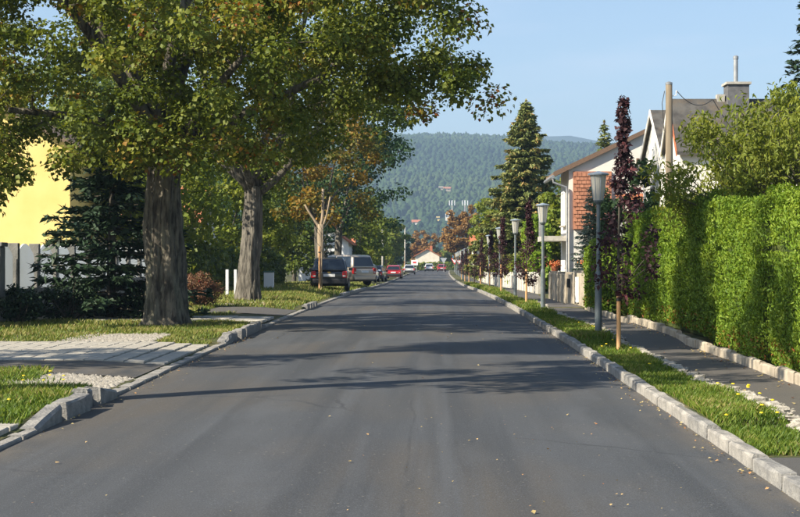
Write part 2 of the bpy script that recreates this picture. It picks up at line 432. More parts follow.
tag(sheet('cross_road', np.linspace(-120, 140, 20), [322.0, 326, 331], lambda X, D, x: gz(X, D) + .012, M['road'], False), kind='structure')
# right pavement: asphalt walk
tag(sheet('pavement_right', [3.62, 4.1, 4.62], ROWS[ROWS > 2], lambda X, D, x: gz(X, D) + .018, M['walk']), kind='structure')
tag(sheet('driveway_right', [2.72, 3.3, 3.62], [3, 6, 9, 12.3], lambda X, D, x: gz(X, D) + .014, M['walk']), kind='structure')
# left surfaces
tag(sheet('driveway_left', [-14, -10, -7, -5, -3.93], [20.0, 21, 22.2], lambda X, D, x: gz(X, D) + .012, M['road']), kind='structure')
tag(sheet('drive_inner_left', [-14, -11, -8.6], [22.25, 24, 26.6], lambda X, D, x: gz(X, D) + .014, M['concrete']), kind='structure')
tag(sheet('driveway_far_left', [-6.2, -5, -3.93], [40.2, 42, 44.4], lambda X, D, x: gz(X, D) + .012, M['walk']), kind='structure')

# ------------------------------------------------------------------ kerbs, stone by stone
def rough_block(L, w, h, jit, seed, top=None, nose=.02):
    """stone from y 0..L, x 0..w, z 0..h with chipped edges"""
    r = random.Random(seed)
    top = top or (h, h)
    ys = [0, .33*L, .67*L, L]
    V, F = [], []
    for k, y in enumerate(ys):
        hh = top[0] + (top[1]-top[0]) * k/3
        e = nose
        yy = y + (.006 if k == 0 else (-.006 if k == 3 else 0))
        j = lambda a=jit: r.uniform(-a, a)
        V += [(0 + j(.3*jit), yy, -.12), (0 + j(), yy + j(), hh - e + j()), (e + j(), yy + j(), hh + j()), (w - e + j(), yy + j(), hh + j()), (w + j(), yy + j(), hh - e + j()), (w, yy, -.12)]
    for k in range(3):
        for i in range(5):
            a = k*6 + i
            F.append((a, a+1, a+7, a+6))
    F.append((5, 4, 3, 2, 1, 0)); F.append(tuple(18 + i for i in range(6)))
    return V, F

def block_mesh(name, m, *a, **k):
    V, F = rough_block(*a, **k)
    me = bpy.data.meshes.new(name); me.from_pydata(V, [], [tuple(reversed(f)) for f in F]); me.update(); me.materials.append(m)
    return me
kr = tag(empty('kerb_right'), kind='structure')
kmesh = [block_mesh('kerb_stone', M['granite2' if s % 3 == 0 else 'granite'], .96, .135, .118, .011, s) for s in range(14)]
d = 4.0
while d < 96:
    o = link(bpy.data.objects.new('kerb_stone', random.choice(kmesh))); o.parent = kr
    o.location = (float(cx(d)) + KR + random.uniform(-.008, .008), d, float(road_z(d)) + random.uniform(-.008, .006))
    o.rotation_euler = (random.uniform(-.006, .006), random.uniform(-.02, .02), random.uniform(-.006, .006))
    o.scale.y = 1.0 + .012
    d += .985
def far_kerb(name, side, parent, d0=96, d1=318):
    b = MB(); dd = d0
    while dd < d1:
        x = float(cx(dd)) + side; z = float(road_z(dd)); w = .14 * (1 if side > 0 else -1)
        b.box(min(x, x+w), max(x, x+w), dd, dd+1.9, z-.1, z+.115 + random.uniform(-.01, .01)); dd += 1.95
    o = b.build(name, M['granite'], parent); o['kind'] = 'stuff'
far_kerb('kerb_far_stones', KR, kr)
kl = tag(empty('kerb_left'), kind='structure')
def left_stone(d, L, h0, h1, m, seed, w=.16, jit=.008, yaw=0, dx=0):
    me = block_mesh('kerb_stone', m, L, w, max(h0, h1), jit, seed, top=(h0, h1), nose=.03 if max(h0, h1) > .1 else .012)
    o = link(bpy.data.objects.new('kerb_stone', me)); o.parent = kl
    o.location = (float(cx(d)) + KL - w + dx, d, float(road_z(d))); o.rotation_euler = (0, 0, yaw)
    return o
d = 5.0; k = 0
while d < 14.3: left_stone(d, .96, .035, .035, M['granite'], 50+k, jit=.004); d += .98; k += 1
left_stone(14.3, 1.0, .05, .18, M['granite2'], 201, w=.19, jit=.007)
left_stone(15.42, .95, .18, .19, M['granite2'], 202, w=.20, jit=.010, yaw=-.03, dx=.03)
left_stone(16.52, .34, .21, .20, M['granite2'], 203, w=.20, jit=.012, dx=-.02, yaw=.06)
left_stone(16.98, .72, .20, .10, M['granite2'], 204, w=.21, jit=.016, dx=.03, yaw=-.04)
d = 17.78
while d < 27.6: left_stone(d, .96, .035, .035, M['granite'], 80+k, jit=.006); d += .98; k += 1
for (a, L, h0, h1) in ((27.7, .9, .06, .17), (28.65, .75, .18, .17), (29.6, .8, .17, .17), (30.5, 1.0, .16, .18), (31.6, .9, .18, .17), (32.6, .6, .19, .19), (33.3, .9, .18, .07)):
    left_stone(a, L, h0, h1, M['granite2'], int(a*10), w=.2, jit=.02, dx=random.uniform(-.03, .03))
d = 34.3
while d < 45.2: left_stone(d, .96, .035, .035, M['granite'], 120+k, jit=.006); d += .98; k += 1
while d < 50: left_stone(d, .9, .16, .17, M['granite2'], 130+k, w=.19, jit=.015); d += 1.0; k += 1
while d < 64: left_stone(d, .96, .04, .04, M['granite'], 150+k, jit=.006); d += .98; k += 1
while d < 88: left_stone(d, .93, .14, .15, M['granite'], 170+k, w=.18, jit=.012); d += 1.0; k += 1
far_kerb('kerb_far_stones', KL, kl, 88)

# edging stones between right verge and walk, and stone kerb below the hedge
ed = tag(empty('verge_edging'), kind='structure')
em = [block_mesh('edging_stone', M['gravel'], .22, .17, .05, .022, 300+s) for s in range(8)]
d = 12.6; n = 0
while d < 52 and n < 290:
    if random.random() < .9:
        o = link(bpy.data.objects.new('edging_stone', random.choice(em))); o.parent = ed
        x = 3.46 + random.uniform(-.05, .04)
        o.location = (x, d, Z(x, d) + random.uniform(-.02, .012)); o.rotation_euler = (random.uniform(-.08, .08), random.uniform(-.1, .1), random.uniform(-.35, .35))
        s = random.uniform(.6, 1.1); o.scale = (s, s, 1)
    d += random.uniform(.15, .24); n += 1
hk = tag(empty('hedge_kerb'), kind='structure')
hm = [block_mesh('kerb_slab', M['walltan'], .97, .10, .17, .010, 330+s) for s in range(6)]
d = 9.0
while d < 44:
    o = link(bpy.data.objects.new('kerb_slab', random.choice(hm))); o.parent = hk
    o.location = (4.60 + random.uniform(-.015, .015), d, Z(4.6, d) + random.uniform(-.025, .01)); o.rotation_euler = (random.uniform(-.01, .01), random.uniform(-.05, .05), random.uniform(-.012, .012))
    d += 1.0

# left pavers: slabs laid one by one
def slab_field(name, x0, x1, d0, d1, sx, sd, m, gap=.016, seed=1, lift=.008):
    root = tag(empty(name), kind='structure')
    r = random.Random(seed)
    ms = []
    for k in range(6):
        V, F = [], []
        j = lambda: r.uniform(-.004, .004)
        a, b2 = sx-gap, sd-gap
        e = .012
        V = [(0,0,-.04),(a,0,-.04),(a,b2,-.04),(0,b2,-.04),(0,0,.006+j()),(a,0,.006+j()),(a,b2,.006+j()),(0,b2,.006+j()),(e,e,.016+j()),(a-e,e,.016+j()),(a-e,b2-e,.016+j()),(e,b2-e,.016+j())]
        F = [(0,1,5,4),(1,2,6,5),(2,3,7,6),(3,0,4,7),(4,5,9,8),(5,6,10,9),(6,7,11,10),(7,4,8,11),(8,9,10,11)]
        me = bpy.data.meshes.new('paving_slab'); me.from_pydata(V, [], F); me.update(); me.materials.append(m); ms.append(me)
    x = x1 - sx
    i = 0
    while x > x0:
        d = d0
        while d < d1 - .3*sd:
            o = link(bpy.data.objects.new('paving_slab', r.choice(ms))); o.parent = root
            o.location = (x + r.uniform(-.004, .004), d, Z(x, d) + lift + r.uniform(-.004, .004)); o.rotation_euler = (r.uniform(-.006, .006), r.uniform(-.006, .006), r.uniform(-.004, .004))
            d += sd
        x -= sx; i += 1
    return root
slab_field('paved_drive', -8.3, -3.93, 22.25, 26.6, .30, .30, M['paver'], seed=2, gap=.010)
slab_field('paved_entrance', -6.1, -3.93, 11.2, 14.3, .42, .42, M['paver'], seed=3, gap=.03)
slab_field('paved_path', -11.0, -3.93, 35.4, 38.0, .9, .85, M['concrete'], seed=4)

# ------------------------------------------------------------------ vegetation builders
def kites(P, size, N, aspect=.75, droop=None, seed=0, fold=.25, T=None):
    """one kite-shaped leaf per point: P (n,3), N (n,3) facing; T optional leaf axis. -> V, F(tris), per-face index"""
    r = np.random.default_rng(seed)
    n = len(P)
    N = N / (np.linalg.norm(N, axis=1, keepdims=True) + 1e-9)
    if T is None: T = r.normal(size=(n, 3))
    if droop: T = T + np.array([0, 0, -droop])
    T = T - N * np.sum(T*N, axis=1, keepdims=True)
    T = T / (np.linalg.norm(T, axis=1, keepdims=True) + 1e-9)
    B = np.cross(N, T)
    s = size[:, None]
    base = P - T*s*.5
    tip = P + T*s*.5 - N*s*fold*.5
    mid = P - T*s*.05
    l = mid + B*s*aspect*.5 + N*s*fold*.35
    rr = mid - B*s*aspect*.5 + N*s*fold*.35
    V = np.stack([base, l, tip, rr], 1).reshape(-1, 3)
    i = np.arange(n)[:, None]*4
    F = np.concatenate([i + np.array([[0, 2, 1]]), i + np.array([[0, 3, 2]])], 1).reshape(-1, 3)
    return V, F

def clump_leaves(C, rad, per, lsize, seed, flat=.7, up=.6, jitter=.35):
    """C (k,3) clump centres, rad (k,)"""
    r = np.random.default_rng(seed)
    k = len(C)
    n = k*per
    idx = np.repeat(np.arange(k), per)
    g = r.normal(size=(n, 3)); g /= np.linalg.norm(g, axis=1, keepdims=True) + 1e-9
    g *= (r.random((n, 1)) ** .45)
    off = g * rad[idx][:, None] * np.array([1, 1, flat])
    P = C[idx] + off
    N = g * .7 + np.array([0, 0, up]) + r.normal(size=(n, 3)) * .55
    size = lsize * r.uniform(.65, 1.25, n)
    tone = r.random(k)[idx]
    rnd = np.clip(tone*.5 + r.random(n)*.5, 0, 1)
    return P, N, size, rnd

def limb(mb, p0, p1, r0, r1, bend=.15, n=7, k=8, sag=0.0, r=None):
    r = r or random
    p0, p1 = Vector(p0), Vector(p1); L = (p1-p0).length
    off = Vector((r.uniform(-1, 1), r.uniform(-1, 1), r.uniform(-.3, .6))) * bend * L
    off2 = Vector((r.uniform(-1, 1), r.uniform(-1, 1), r.uniform(-.5, .5))) * bend * .4 * L
    pts = []
    for i in range(n+1):
        t = i/n
        p = p0.lerp(p1, t) + off*(math.sin(math.pi*t)*.6) + off2*math.sin(2*math.pi*t)*.5
        p.z -= sag*L*t*t*.3
        pts.append(p)
    rad = [r0 + (r1-r0)*(i/n)**.8 for i in range(n+1)]
    mb.tube(pts, rad, k)
    return pts, rad

def trunk_mesh(mb, x, y, z, h, r, n=22, rows=16, lean=(0, 0), flare=1.5, seed=0, knob=.07):
    q = random.Random(seed)
    ph = [q.uniform(0, 6.28) for _ in range(6)]
    vs = []; detail_ = n > 30
    if detail_:
        TH = np.linspace(0, 2*math.pi, n, endpoint=False)
        RID = [np.abs(vnoise(np.stack([np.cos(TH)*7+i*.03, np.sin(TH)*7, np.full(n, i/rows*h*1.1)], -1), seed+3))*2-.7 + .5*vnoise(np.stack([np.cos(TH)*14, np.sin(TH)*14, np.full(n, i/rows*h*3)], -1), seed+4) for i in range(rows+1)]
    for i in range(rows+1):
        t = i/rows; zz = t*h
        rad = r*(1 - .28*t) * (1 + (flare-1)*math.exp(-zz/(.35)))
        cxx = x + lean[0]*zz + .05*math.sin(zz*1.3+ph[0]); cyy = y + lean[1]*zz
        for k in range(n):
            th = 2*math.pi*k/n
            w = 1 + knob*math.sin(3*th+ph[1]+zz*.25) + knob*.6*math.sin(7*th+ph[2]) + knob*.5*math.sin(2*th+zz*2.1+ph[3]) + q.uniform(-knob, knob)*.35
            if detail_: w += .085*RID[i][k]
            if zz < .5: w += .10*math.sin(5*th+ph[4])*(1-zz/.5)
            vs.append((cxx + rad*w*math.cos(th), cyy + rad*w*math.sin(th), z - .15 + zz))
    fs = []
    for i in range(rows):
        for k in range(n):
            fs.append((i*n+k, i*n+(k+1) % n, (i+1)*n+(k+1) % n, (i+1)*n+k))
    fs.append(tuple(rows*n+k for k in range(n)))
    mb.add(vs, fs)
    return Vector((x + lean[0]*h + .05*math.sin(h*1.3+ph[0]), y + lean[1]*h, z - .15 + h)), r*.72

def broadleaf(name, label, x, y, fork, r, C, rad, per, lsize, leafm, seed, barkm='bark', lean=(0,0), nlimb=6, flat=.75, up=.6, group=None, cat='tree', twigs=True, z=None, flare=1.5, detail=1, knob=.07):
    """C, rad: clump centres in world space"""
    z = Z(x, y) if z is None else z
    root = empty(name, (0, 0, 0), label=label, cat=cat, group=group)
    q = random.Random(seed)
    C = np.asarray(C, float); rad = np.asarray(rad, float)
    mb = MB()
    top, rt = trunk_mesh(mb, x, y, z, fork, r, seed=seed, lean=lean, flare=flare, n=72 if detail else 12, knob=knob, rows=60 if detail else 14)
    # main limbs towards groups of clumps
    rs = np.random.default_rng(seed)
    seeds = C[rs.choice(len(C), min(nlimb, len(C)), replace=False)]
    for _ in range(3):
        a = np.argmin(((C[:, None]-seeds[None])**2).sum(-1), 1)
        seeds = np.array([C[a == k].mean(0) if (a == k).any() else seeds[k] for k in range(len(seeds))])
    tw = MB(); nodes, nrad = [], []
    for k in range(len(seeds)):
        tgt = Vector(seeds[k]); st = top - Vector((0, 0, q.uniform(.1, .35)*min(fork, 2.5)*.4))
        tip = st.lerp(tgt, .92)
        pts, rr = limb(mb, st, tip, rt*q.uniform(.5, .68), rt*.2, .12, 8, 9, r=q)
        nodes += [tuple(p) for p in pts[2:]]; nrad += rr[2:]
    if twigs:
        nodes = np.array(nodes); nrad = np.array(nrad)
        dist = np.sqrt(((C[:, None]-nodes[None])**2).sum(-1)).min(1)
        for i in np.argsort(dist):
            dd = np.sqrt(((nodes-C[i])**2).sum(-1)) + np.where(nodes[:, 2] > C[i][2]+.4, .6, 0)
            j = int(np.argmin(dd)); r1 = float(min(max(nrad[j]*.6, .012), .05))
            limb(tw, nodes[j], C[i], r1, max(r1*.45, .006), .10, 4, 5, r=q)
            nodes = np.concatenate([nodes, C[i][None], (C[i]*.5+nodes[j]*.5)[None]]); nrad = np.concatenate([nrad, [r1*.5, r1*.7]])
    mb.build('trunk', M[barkm], root, smooth=True)
    if twigs and tw.v: tw.build('branches', M['twig'], root, smooth=True)
    P, N, S, rnd = clump_leaves(C, rad, per, lsize, seed, flat, up)
    V, F = kites(P, S, N, seed=seed, aspect=.85)
    np_mesh('crown', V, F, M[leafm], root, rnd=np.repeat(rnd, 2))
    return root

def ellipsoid_clumps(c, rads, n, seed, shell=.45, zmin=None, keep=None, cr=(.5, .9)):
    r = np.random.default_rng(seed)
    out = []; need = n
    while len(out) < n:
        g = r.normal(size=3); g /= np.linalg.norm(g)
        u = shell + (1-shell)*r.random()**.6
        p = np.array(c) + g*u*np.array(rads)*(1 + .12*math.sin(5*g[0]+3*g[1]+seed))
        if zmin is not None and p[2] < (zmin(p) if callable(zmin) else zmin): continue
        if keep is not None and not keep(p): continue
        out.append(p)
    return np.array(out), r.uniform(cr[0], cr[1], n)

def conifer(name, label, x, y, h, rbase, leafm, seed, z=None, bare=.08, whorl=.38, per=8, droop=.35, tw=.20, group=None, top_thin=1.0, cat='tree', dens=1.0, sweep=.25, tipw=.5):
    z = Z(x, y) if z is None else z
    root = empty(name, (0, 0, 0), label=label, cat=cat, group=group)
    r = np.random.default_rng(seed); q = random.Random(seed)
    mb = MB()
    mb.tube([(x, y, z-.1), (x, y, z+h*.3), (x+.03, y, z+h*.7), (x, y, z+h)], [h*.020+.03, h*.016+.02, h*.008+.01, .01], 10)
    br = MB()
    Ps, Ns, Ss, Ts, Rs = [], [], [], [], []
    zz = h*bare
    while zz < h*.985:
        t = zz/h
        L0 = rbase * (1-t)**.85 * top_thin + .10
        nb = max(4, int(per * (1 - .4*t)))
        a0 = q.uniform(0, 6.28)
        for k in range(nb):
            a = a0 + 2*math.pi*k/nb + q.uniform(-.25, .25)
            L = L0*q.uniform(.68, 1.12)
            dirv = np.array([math.cos(a), math.sin(a), 0])
            zs = zz + q.uniform(-.1, .1)
            m = max(4, int(L/.16))
            ts = np.linspace(0, 1, m)
            rise = (.10 if t < .75 else .35)
            pts = np.array([x, y, z+zs])[None] + dirv[None]*(ts*L)[:, None] + np.array([0, 0, 1])[None]*(L*(rise*ts - droop*ts*(1-.45*ts)))[:, None]
            br.tube([tuple(p) for p in pts[::max(1, m//4)]], list(np.linspace(.028*(1-t)+.008, .006, len(pts[::max(1, m//4)]))), 4, cap=False)
            cnt = max(8, int(L*34*dens*(.55 if L < .4 else 1)))
            u = r.random(cnt)**.65
            base = np.stack([np.interp(u, ts, pts[:, i]) for i in range(3)], -1)
            side = np.array([-math.sin(a), math.cos(a), 0])
            w = r.uniform(-1, 1, cnt)*(.16 + .20*L*(1-u)*.9)
            P = base + side[None]*w[:, None] + np.stack([np.zeros(cnt), np.zeros(cnt), -np.abs(r.normal(size=cnt))*.09*(.4+L*.3) + .02], -1)
            T = dirv[None]*.8 + side[None]*np.sign(w)[:, None]*.7 + np.array([0, 0, -sweep])[None] + r.normal(size=(cnt, 3))*.3
            Nn = np.array([0, 0, 1.0])[None] + r.normal(size=(cnt, 3))*.5
            Ps.append(P); Ts.append(T); Ns.append(Nn); Ss.append(tw*r.uniform(.7, 1.3, cnt))
            Rs.append(np.clip(.10 + .45*r.random(cnt) + tipw*(u-.4)*q.uniform(.3, 1.0), 0, 1))
        zz += whorl*(1-.45*t)*q.uniform(.85, 1.15)
    # leader
    cnt = 40
    P = np.array([x, y, z+h])[None] + np.stack([r.normal(size=cnt)*.03, r.normal(size=cnt)*.03, r.uniform(-.7, .05, cnt)], -1)
    Ps.append(P); Ts.append(r.normal(size=(cnt, 3))*.6 + np.array([0, 0, .8])); Ns.append(r.normal(size=(cnt, 3))); Ss.append(np.full(cnt, tw*.9)); Rs.append(r.uniform(.4, 1, cnt))
    mb.build('trunk', M['bark2'], root, smooth=True); br.build('branches', M['twig'], root)
    V, F = kites(np.concatenate(Ps), np.concatenate(Ss), np.concatenate(Ns), aspect=.38, T=np.concatenate(Ts), fold=.1, seed=seed)
    np_mesh('crown', V, F, M[leafm], root, rnd=np.repeat(np.concatenate(Rs), 2))
    return root

def vnoise(p, seed=0):
    p = np.asarray(p, float) + seed*17.3
    i = np.floor(p).astype(np.int64); f = p - i; f = f*f*(3-2*f)
    def h(a, b, c):
        n = (a*73856093) ^ (b*19349663) ^ (c*83492791) ^ (seed*2654435)
        n = (n ^ (n >> 13)) * 1274126177
        return ((n ^ (n >> 16)) & 0xffff) / 65535.0*2 - 1
    out = 0
    for a in (0, 1):
        for b in (0, 1):
            for c in (0, 1):
                w = (f[:, 0] if a else 1-f[:, 0])*(f[:, 1] if b else 1-f[:, 1])*(f[:, 2] if c else 1-f[:, 2])
                out = out + w*h(i[:, 0]+a, i[:, 1]+b, i[:, 2]+c)
    return out

def lump(p, s=1.0, seed=0):
    q = p*np.array([1, .42, 1.0])
    return vnoise(q*1.3, seed) + .8*vnoise(q*3.1, seed+1) + .55*vnoise(q*6.5, seed+2)

def hedge(name, label, x0, x1, d0, d1, h, leafm, seed, dens=420, size=.12, amp=.10, core='thujacore', up=1.0, round_=.25, cat='hedge', z0=.12, aspect=.42, gaps=(), topwave=.12):
    """clipped hedge: lumpy skin of sprays over an inner mass"""
    root = empty(name, ((x0+x1)/2, (d0+d1)/2, Z((x0+x1)/2, (d0+d1)/2)), label=label, cat=cat)
    loc = np.array(root.location)
    r = np.random.default_rng(seed)
    areas = {'w': (d1-d0)*h, 'e': (d1-d0)*h*.5, 's': (x1-x0)*h, 'n': (x1-x0)*h*.6, 't': (x1-x0)*(d1-d0)}
    Ps, Ns = [], []
    for f, A in areas.items():
        n = int(A*dens)
        a, b = r.random(n), r.random(n)
        dd = d0+(d1-d0)*a; xx = x0+(x1-x0)*a
        hz = z0 + (h-z0)*b
        if f == 'w': P = np.stack([np.full(n, x0), dd, hz], -1); N = np.tile([-1., 0, 0], (n, 1))
        elif f == 'e': P = np.stack([np.full(n, x1), dd, hz], -1); N = np.tile([1., 0, 0], (n, 1))
        elif f == 's': P = np.stack([xx, np.full(n, d0), hz], -1); N = np.tile([0, -1., 0], (n, 1))
        elif f == 'n': P = np.stack([xx, np.full(n, d1), hz], -1); N = np.tile([0, 1., 0], (n, 1))
        else: P = np.stack([x0+(x1-x0)*a, d0+(d1-d0)*b, np.full(n, h)], -1); N = np.tile([0, 0, 1.], (n, 1))
        Ps.append(P); Ns.append(N)
    P = np.concatenate(Ps); N = np.concatenate(Ns)
    # round the shoulders, add lumps
    t = np.clip((P[:, 2]-(h-round_*1.6))/(round_*1.6), 0, 1)
    P[:, 0] += np.where(N[:, 0] < -.5, 1, np.where(N[:, 0] > .5, -1, 0))*round_*t**2
    l = lump(P, 1.0, seed)
    P = P + N*(amp*l + .03*r.normal(size=len(P)))[:, None] - N*(np.abs(r.normal(size=len(P)))*.05)[:, None]
    P[:, 2] += np.where(P[:, 2] > h*.7, topwave*np.sin(P[:, 1]*1.7+seed) + topwave*.9*vnoise(P*2.2, seed+5), 0)
    for (g, w, dep) in gaps:
        k = dep*np.exp(-((P[:, 1]-g)/w)**2)
        P[:, 0] += k*(N[:, 0] < -.5)
    hole = vnoise(P*np.array([2.2, 1.0, 2.2]), seed+9); kp = r.random(len(P)) < np.clip(1.25 + 1.3*hole, .25, 1); P, N, l = P[kp], N[kp], l[kp]
    T = N*.75 + np.array([0, 0, up*.7]) + r.normal(size=P.shape)*.55
    NN = N + r.normal(size=P.shape)*.65
    S = size*r.uniform(.6, 1.35, len(P))
    V, F = kites(P, S, NN, aspect=aspect, T=T, fold=.15, seed=seed)
    rnd = np.clip(.46 + .24*l + .24*r.normal(size=len(P)), 0, .93)
    rust = (r.random(len(P)) < .10) & (P[:, 2] < .42 + .1*r.random(len(P))); rnd[rust] = 1.0
    zl = np.array([Z(x0, yy) for yy in np.linspace(d0, d1, 30)])
    V[:, 2] += np.interp(V[:, 1], np.linspace(d0, d1, 30), zl) - loc[2]
    V[:, :2] -= loc[:2]
    np_mesh('foliage', V, F, M[leafm], root, rnd=np.repeat(rnd, 2))
    # inner mass: slightly smaller lumpy block
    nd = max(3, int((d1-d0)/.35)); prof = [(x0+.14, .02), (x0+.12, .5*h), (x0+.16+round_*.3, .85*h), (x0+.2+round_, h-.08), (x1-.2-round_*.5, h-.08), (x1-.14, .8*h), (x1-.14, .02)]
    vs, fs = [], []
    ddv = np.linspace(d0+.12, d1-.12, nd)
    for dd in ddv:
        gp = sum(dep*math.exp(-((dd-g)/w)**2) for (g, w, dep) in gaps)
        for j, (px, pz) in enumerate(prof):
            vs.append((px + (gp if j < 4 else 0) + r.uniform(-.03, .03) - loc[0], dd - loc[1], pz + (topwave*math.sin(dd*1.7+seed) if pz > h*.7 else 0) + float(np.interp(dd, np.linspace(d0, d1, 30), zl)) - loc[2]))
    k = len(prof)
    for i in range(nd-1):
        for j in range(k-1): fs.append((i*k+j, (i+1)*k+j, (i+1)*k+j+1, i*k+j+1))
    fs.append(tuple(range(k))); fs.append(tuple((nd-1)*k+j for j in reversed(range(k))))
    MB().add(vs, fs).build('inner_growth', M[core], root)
    return root

def shrub(name, label, x, y, rx, rz, leafm, seed, n=26, per=60, ls=.07, cr=(.14, .26), z=None, cat='shrub', group=None, up=.6):
    z = Z(x, y) if z is None else z
    root = empty(name, (x, y, z), label=label, cat=cat, group=group)
    C, rad = ellipsoid_clumps((0, 0, rz*.95), (rx*.85, rx*.85, rz*.85), n, seed, .25, .12, cr=cr)
    mb = MB()
    for c in C: limb(mb, (random.uniform(-.06, .06), random.uniform(-.06, .06), -.05), c, .018+.01*rx, .005, .12, 4, 5)
    mb.build('stems', M['twig'], root)
    P, N, S, rnd = clump_leaves(C, rad, per, ls, seed, .9, up)
    V, F = kites(P, S, N, seed=seed, aspect=.7)
    np_mesh('foliage', V, F, M[leafm], root, rnd=np.repeat(rnd, 2))
    return root

def rebase(root, x, y, z=None):
    z = Z(x, y) if z is None else z
    root.location = (x, y, z)
    for ch in root.children: ch.location = (-x, -y, -z)
    return root

# ------------------------------------------------------------------ left street trees
rk = random.Random(12)
def over_hedge(p):
    # opening in the upper crown: the sun reaches the hedge across the street
    if p[2] < 2.1 + 262*p[1]/1500: return False
    k = (5-p[0])/.87
    return 31.3 < p[1]+.493*k < 40.5 and -.4 < p[2]-.6745*k < 3.3
def zmin1(p):
    x = p[0]
    if x < -7.5: return 4.1
    if x < -6.6: return 3.7
    if x < -4: return 3.9
    return 4.0 + .25*(x+4)
C, rad = ellipsoid_clumps((-5.9, 32.6, 8.3), (7.0, 5.6, 5.6), 520, 3, .3, zmin1, keep=lambda p: p[0] < .5 and (p[0] < -2.2 or rk.random() < .62) and not over_hedge(p), cr=(.34, .66))
extra = []
rq = np.random.default_rng(8)
for _ in range(20): extra.append((rq.uniform(-10.8, -7.2), rq.uniform(29.5, 33), rq.uniform(3.3, 4.6)))
for _ in range(7): extra.append((rq.uniform(-10.0, -8.9), rq.uniform(29.5, 32), rq.uniform(2.7, 3.4)))
for _ in range(14): extra.append((rq.uniform(-7.2, -4.6), rq.uniform(29.5, 31.5), rq.uniform(3.6, 4.4)))
for t in np.linspace(0, 1, 26): extra.append((-2.0+3.0*t+rq.normal()*.3, 32+rq.normal()*.6, 6.4-1.1*t+rq.normal()*.35))
for t in np.linspace(0, 1, 14): extra.append((-2.0+2.7*t+rq.normal()*.2, 31.5+rq.normal()*.6, 7.4-.6*t+rq.normal()*.3))
C = np.concatenate([C, np.array(extra)]); rad = np.concatenate([rad, rq.uniform(.38, .68, len(extra))])
t = broadleaf('maple_tree', 'thick gnarled maple with green and reddish leaves beside the paved drive', -5.8, 33, 4.3, .44, C, rad, 205, .108, 'maple', 21, nlimb=9, knob=.12)
rebase(t, -5.8, 33)
C, rad = ellipsoid_clumps((-5.6, 49, 9.0), (6.2, 5.0, 6.2), 250, 13, .3, lambda p: 4.4 + .12*abs(p[0]+6), keep=lambda p: not (3.0 < p[0]+(60-p[1])/.567 < 10.5 and 2.6 < p[2]-(60-p[1])/.493*.6745 < 8.2), cr=(.55, 1.0))  # crown clumps left out where they would shade the gabled house
t = broadleaf('maple_tree', 'forked grey maple rising above the barberry bush, second trunk along the left verge', -5.86, 49, 3.9, .38, C, rad, 170, .135, 'maple2', 33, barkm='bark2', nlimb=6, lean=(.015, 0), flare=1.15)
rebase(t, -5.86, 49)
C, rad = ellipsoid_clumps((-5.8, 79, 7.6), (3.6, 3.6, 4.2), 90, 23, .3, 4.0, cr=(.5, .9))
t = broadleaf('autumn_tree', 'tree with yellow and orange foliage behind the parked black car', -5.9, 79, 3.6, .2, C, rad, 90, .19, 'orange', 43, barkm='bark2', nlimb=4, flare=1.1, detail=0)
rebase(t, -5.9, 79)
C, rad = ellipsoid_clumps((-5.9, 102, 9.2), (5.0, 5.0, 6.0), 150, 24, .3, 4.0, cr=(.7, 1.1))
t = broadleaf('ash_tree', 'tall blue green tree reaching over the road beyond the orange foliage', -6.2, 102, 4.0, .3, C, rad, 90, .24, 'teal', 44, barkm='bark2', nlimb=5, flare=1.1, detail=0)
rebase(t, -6.2, 102)
# trees standing just outside the picture whose shadows cross the road
C, rad = ellipsoid_clumps((-6.2, 16.2, 7.6), (2.9, 2.4, 2.9), 90, 5, .2, 5.2, keep=lambda p: p[0] < -4.9 or p[2] > 6.2, cr=(.35, .6))
t = broadleaf('maple_tree', 'slim maple left of the near kerb stones, its shadow crossing the road', -6.2, 16.2, 5.0, .25, C, rad, 95, .14, 'maple', 51, nlimb=5, flare=1.2)
rebase(t, -6.2, 16.2)
C, rad = ellipsoid_clumps((-12.0, 19.0, 5.2), (2.0, 1.7, 2.9), 70, 6, .2, 2.4, cr=(.4, .7))
t = broadleaf('lime_tree', 'small garden lime tree at the far left beyond the paved drive', -12.0, 19.0, 2.4, .16, C, rad, 90, .15, 'maple2', 52, nlimb=5, flare=1.2)
rebase(t, -12.0, 19.0)
C, rad = ellipsoid_clumps((-13.5, 18.1, 14.2), (2.2, 2.1, 3.8), 190, 7, .1, 10.4, cr=(.45, .75))
t = broadleaf('poplar_tree', 'tall slim poplar beyond the left edge shading part of the hedge', -13.5, 18.1, 9.6, .22, C, rad, 140, .16, 'maple2', 53, nlimb=5, flare=1.2)
rebase(t, -13.5, 18.1)

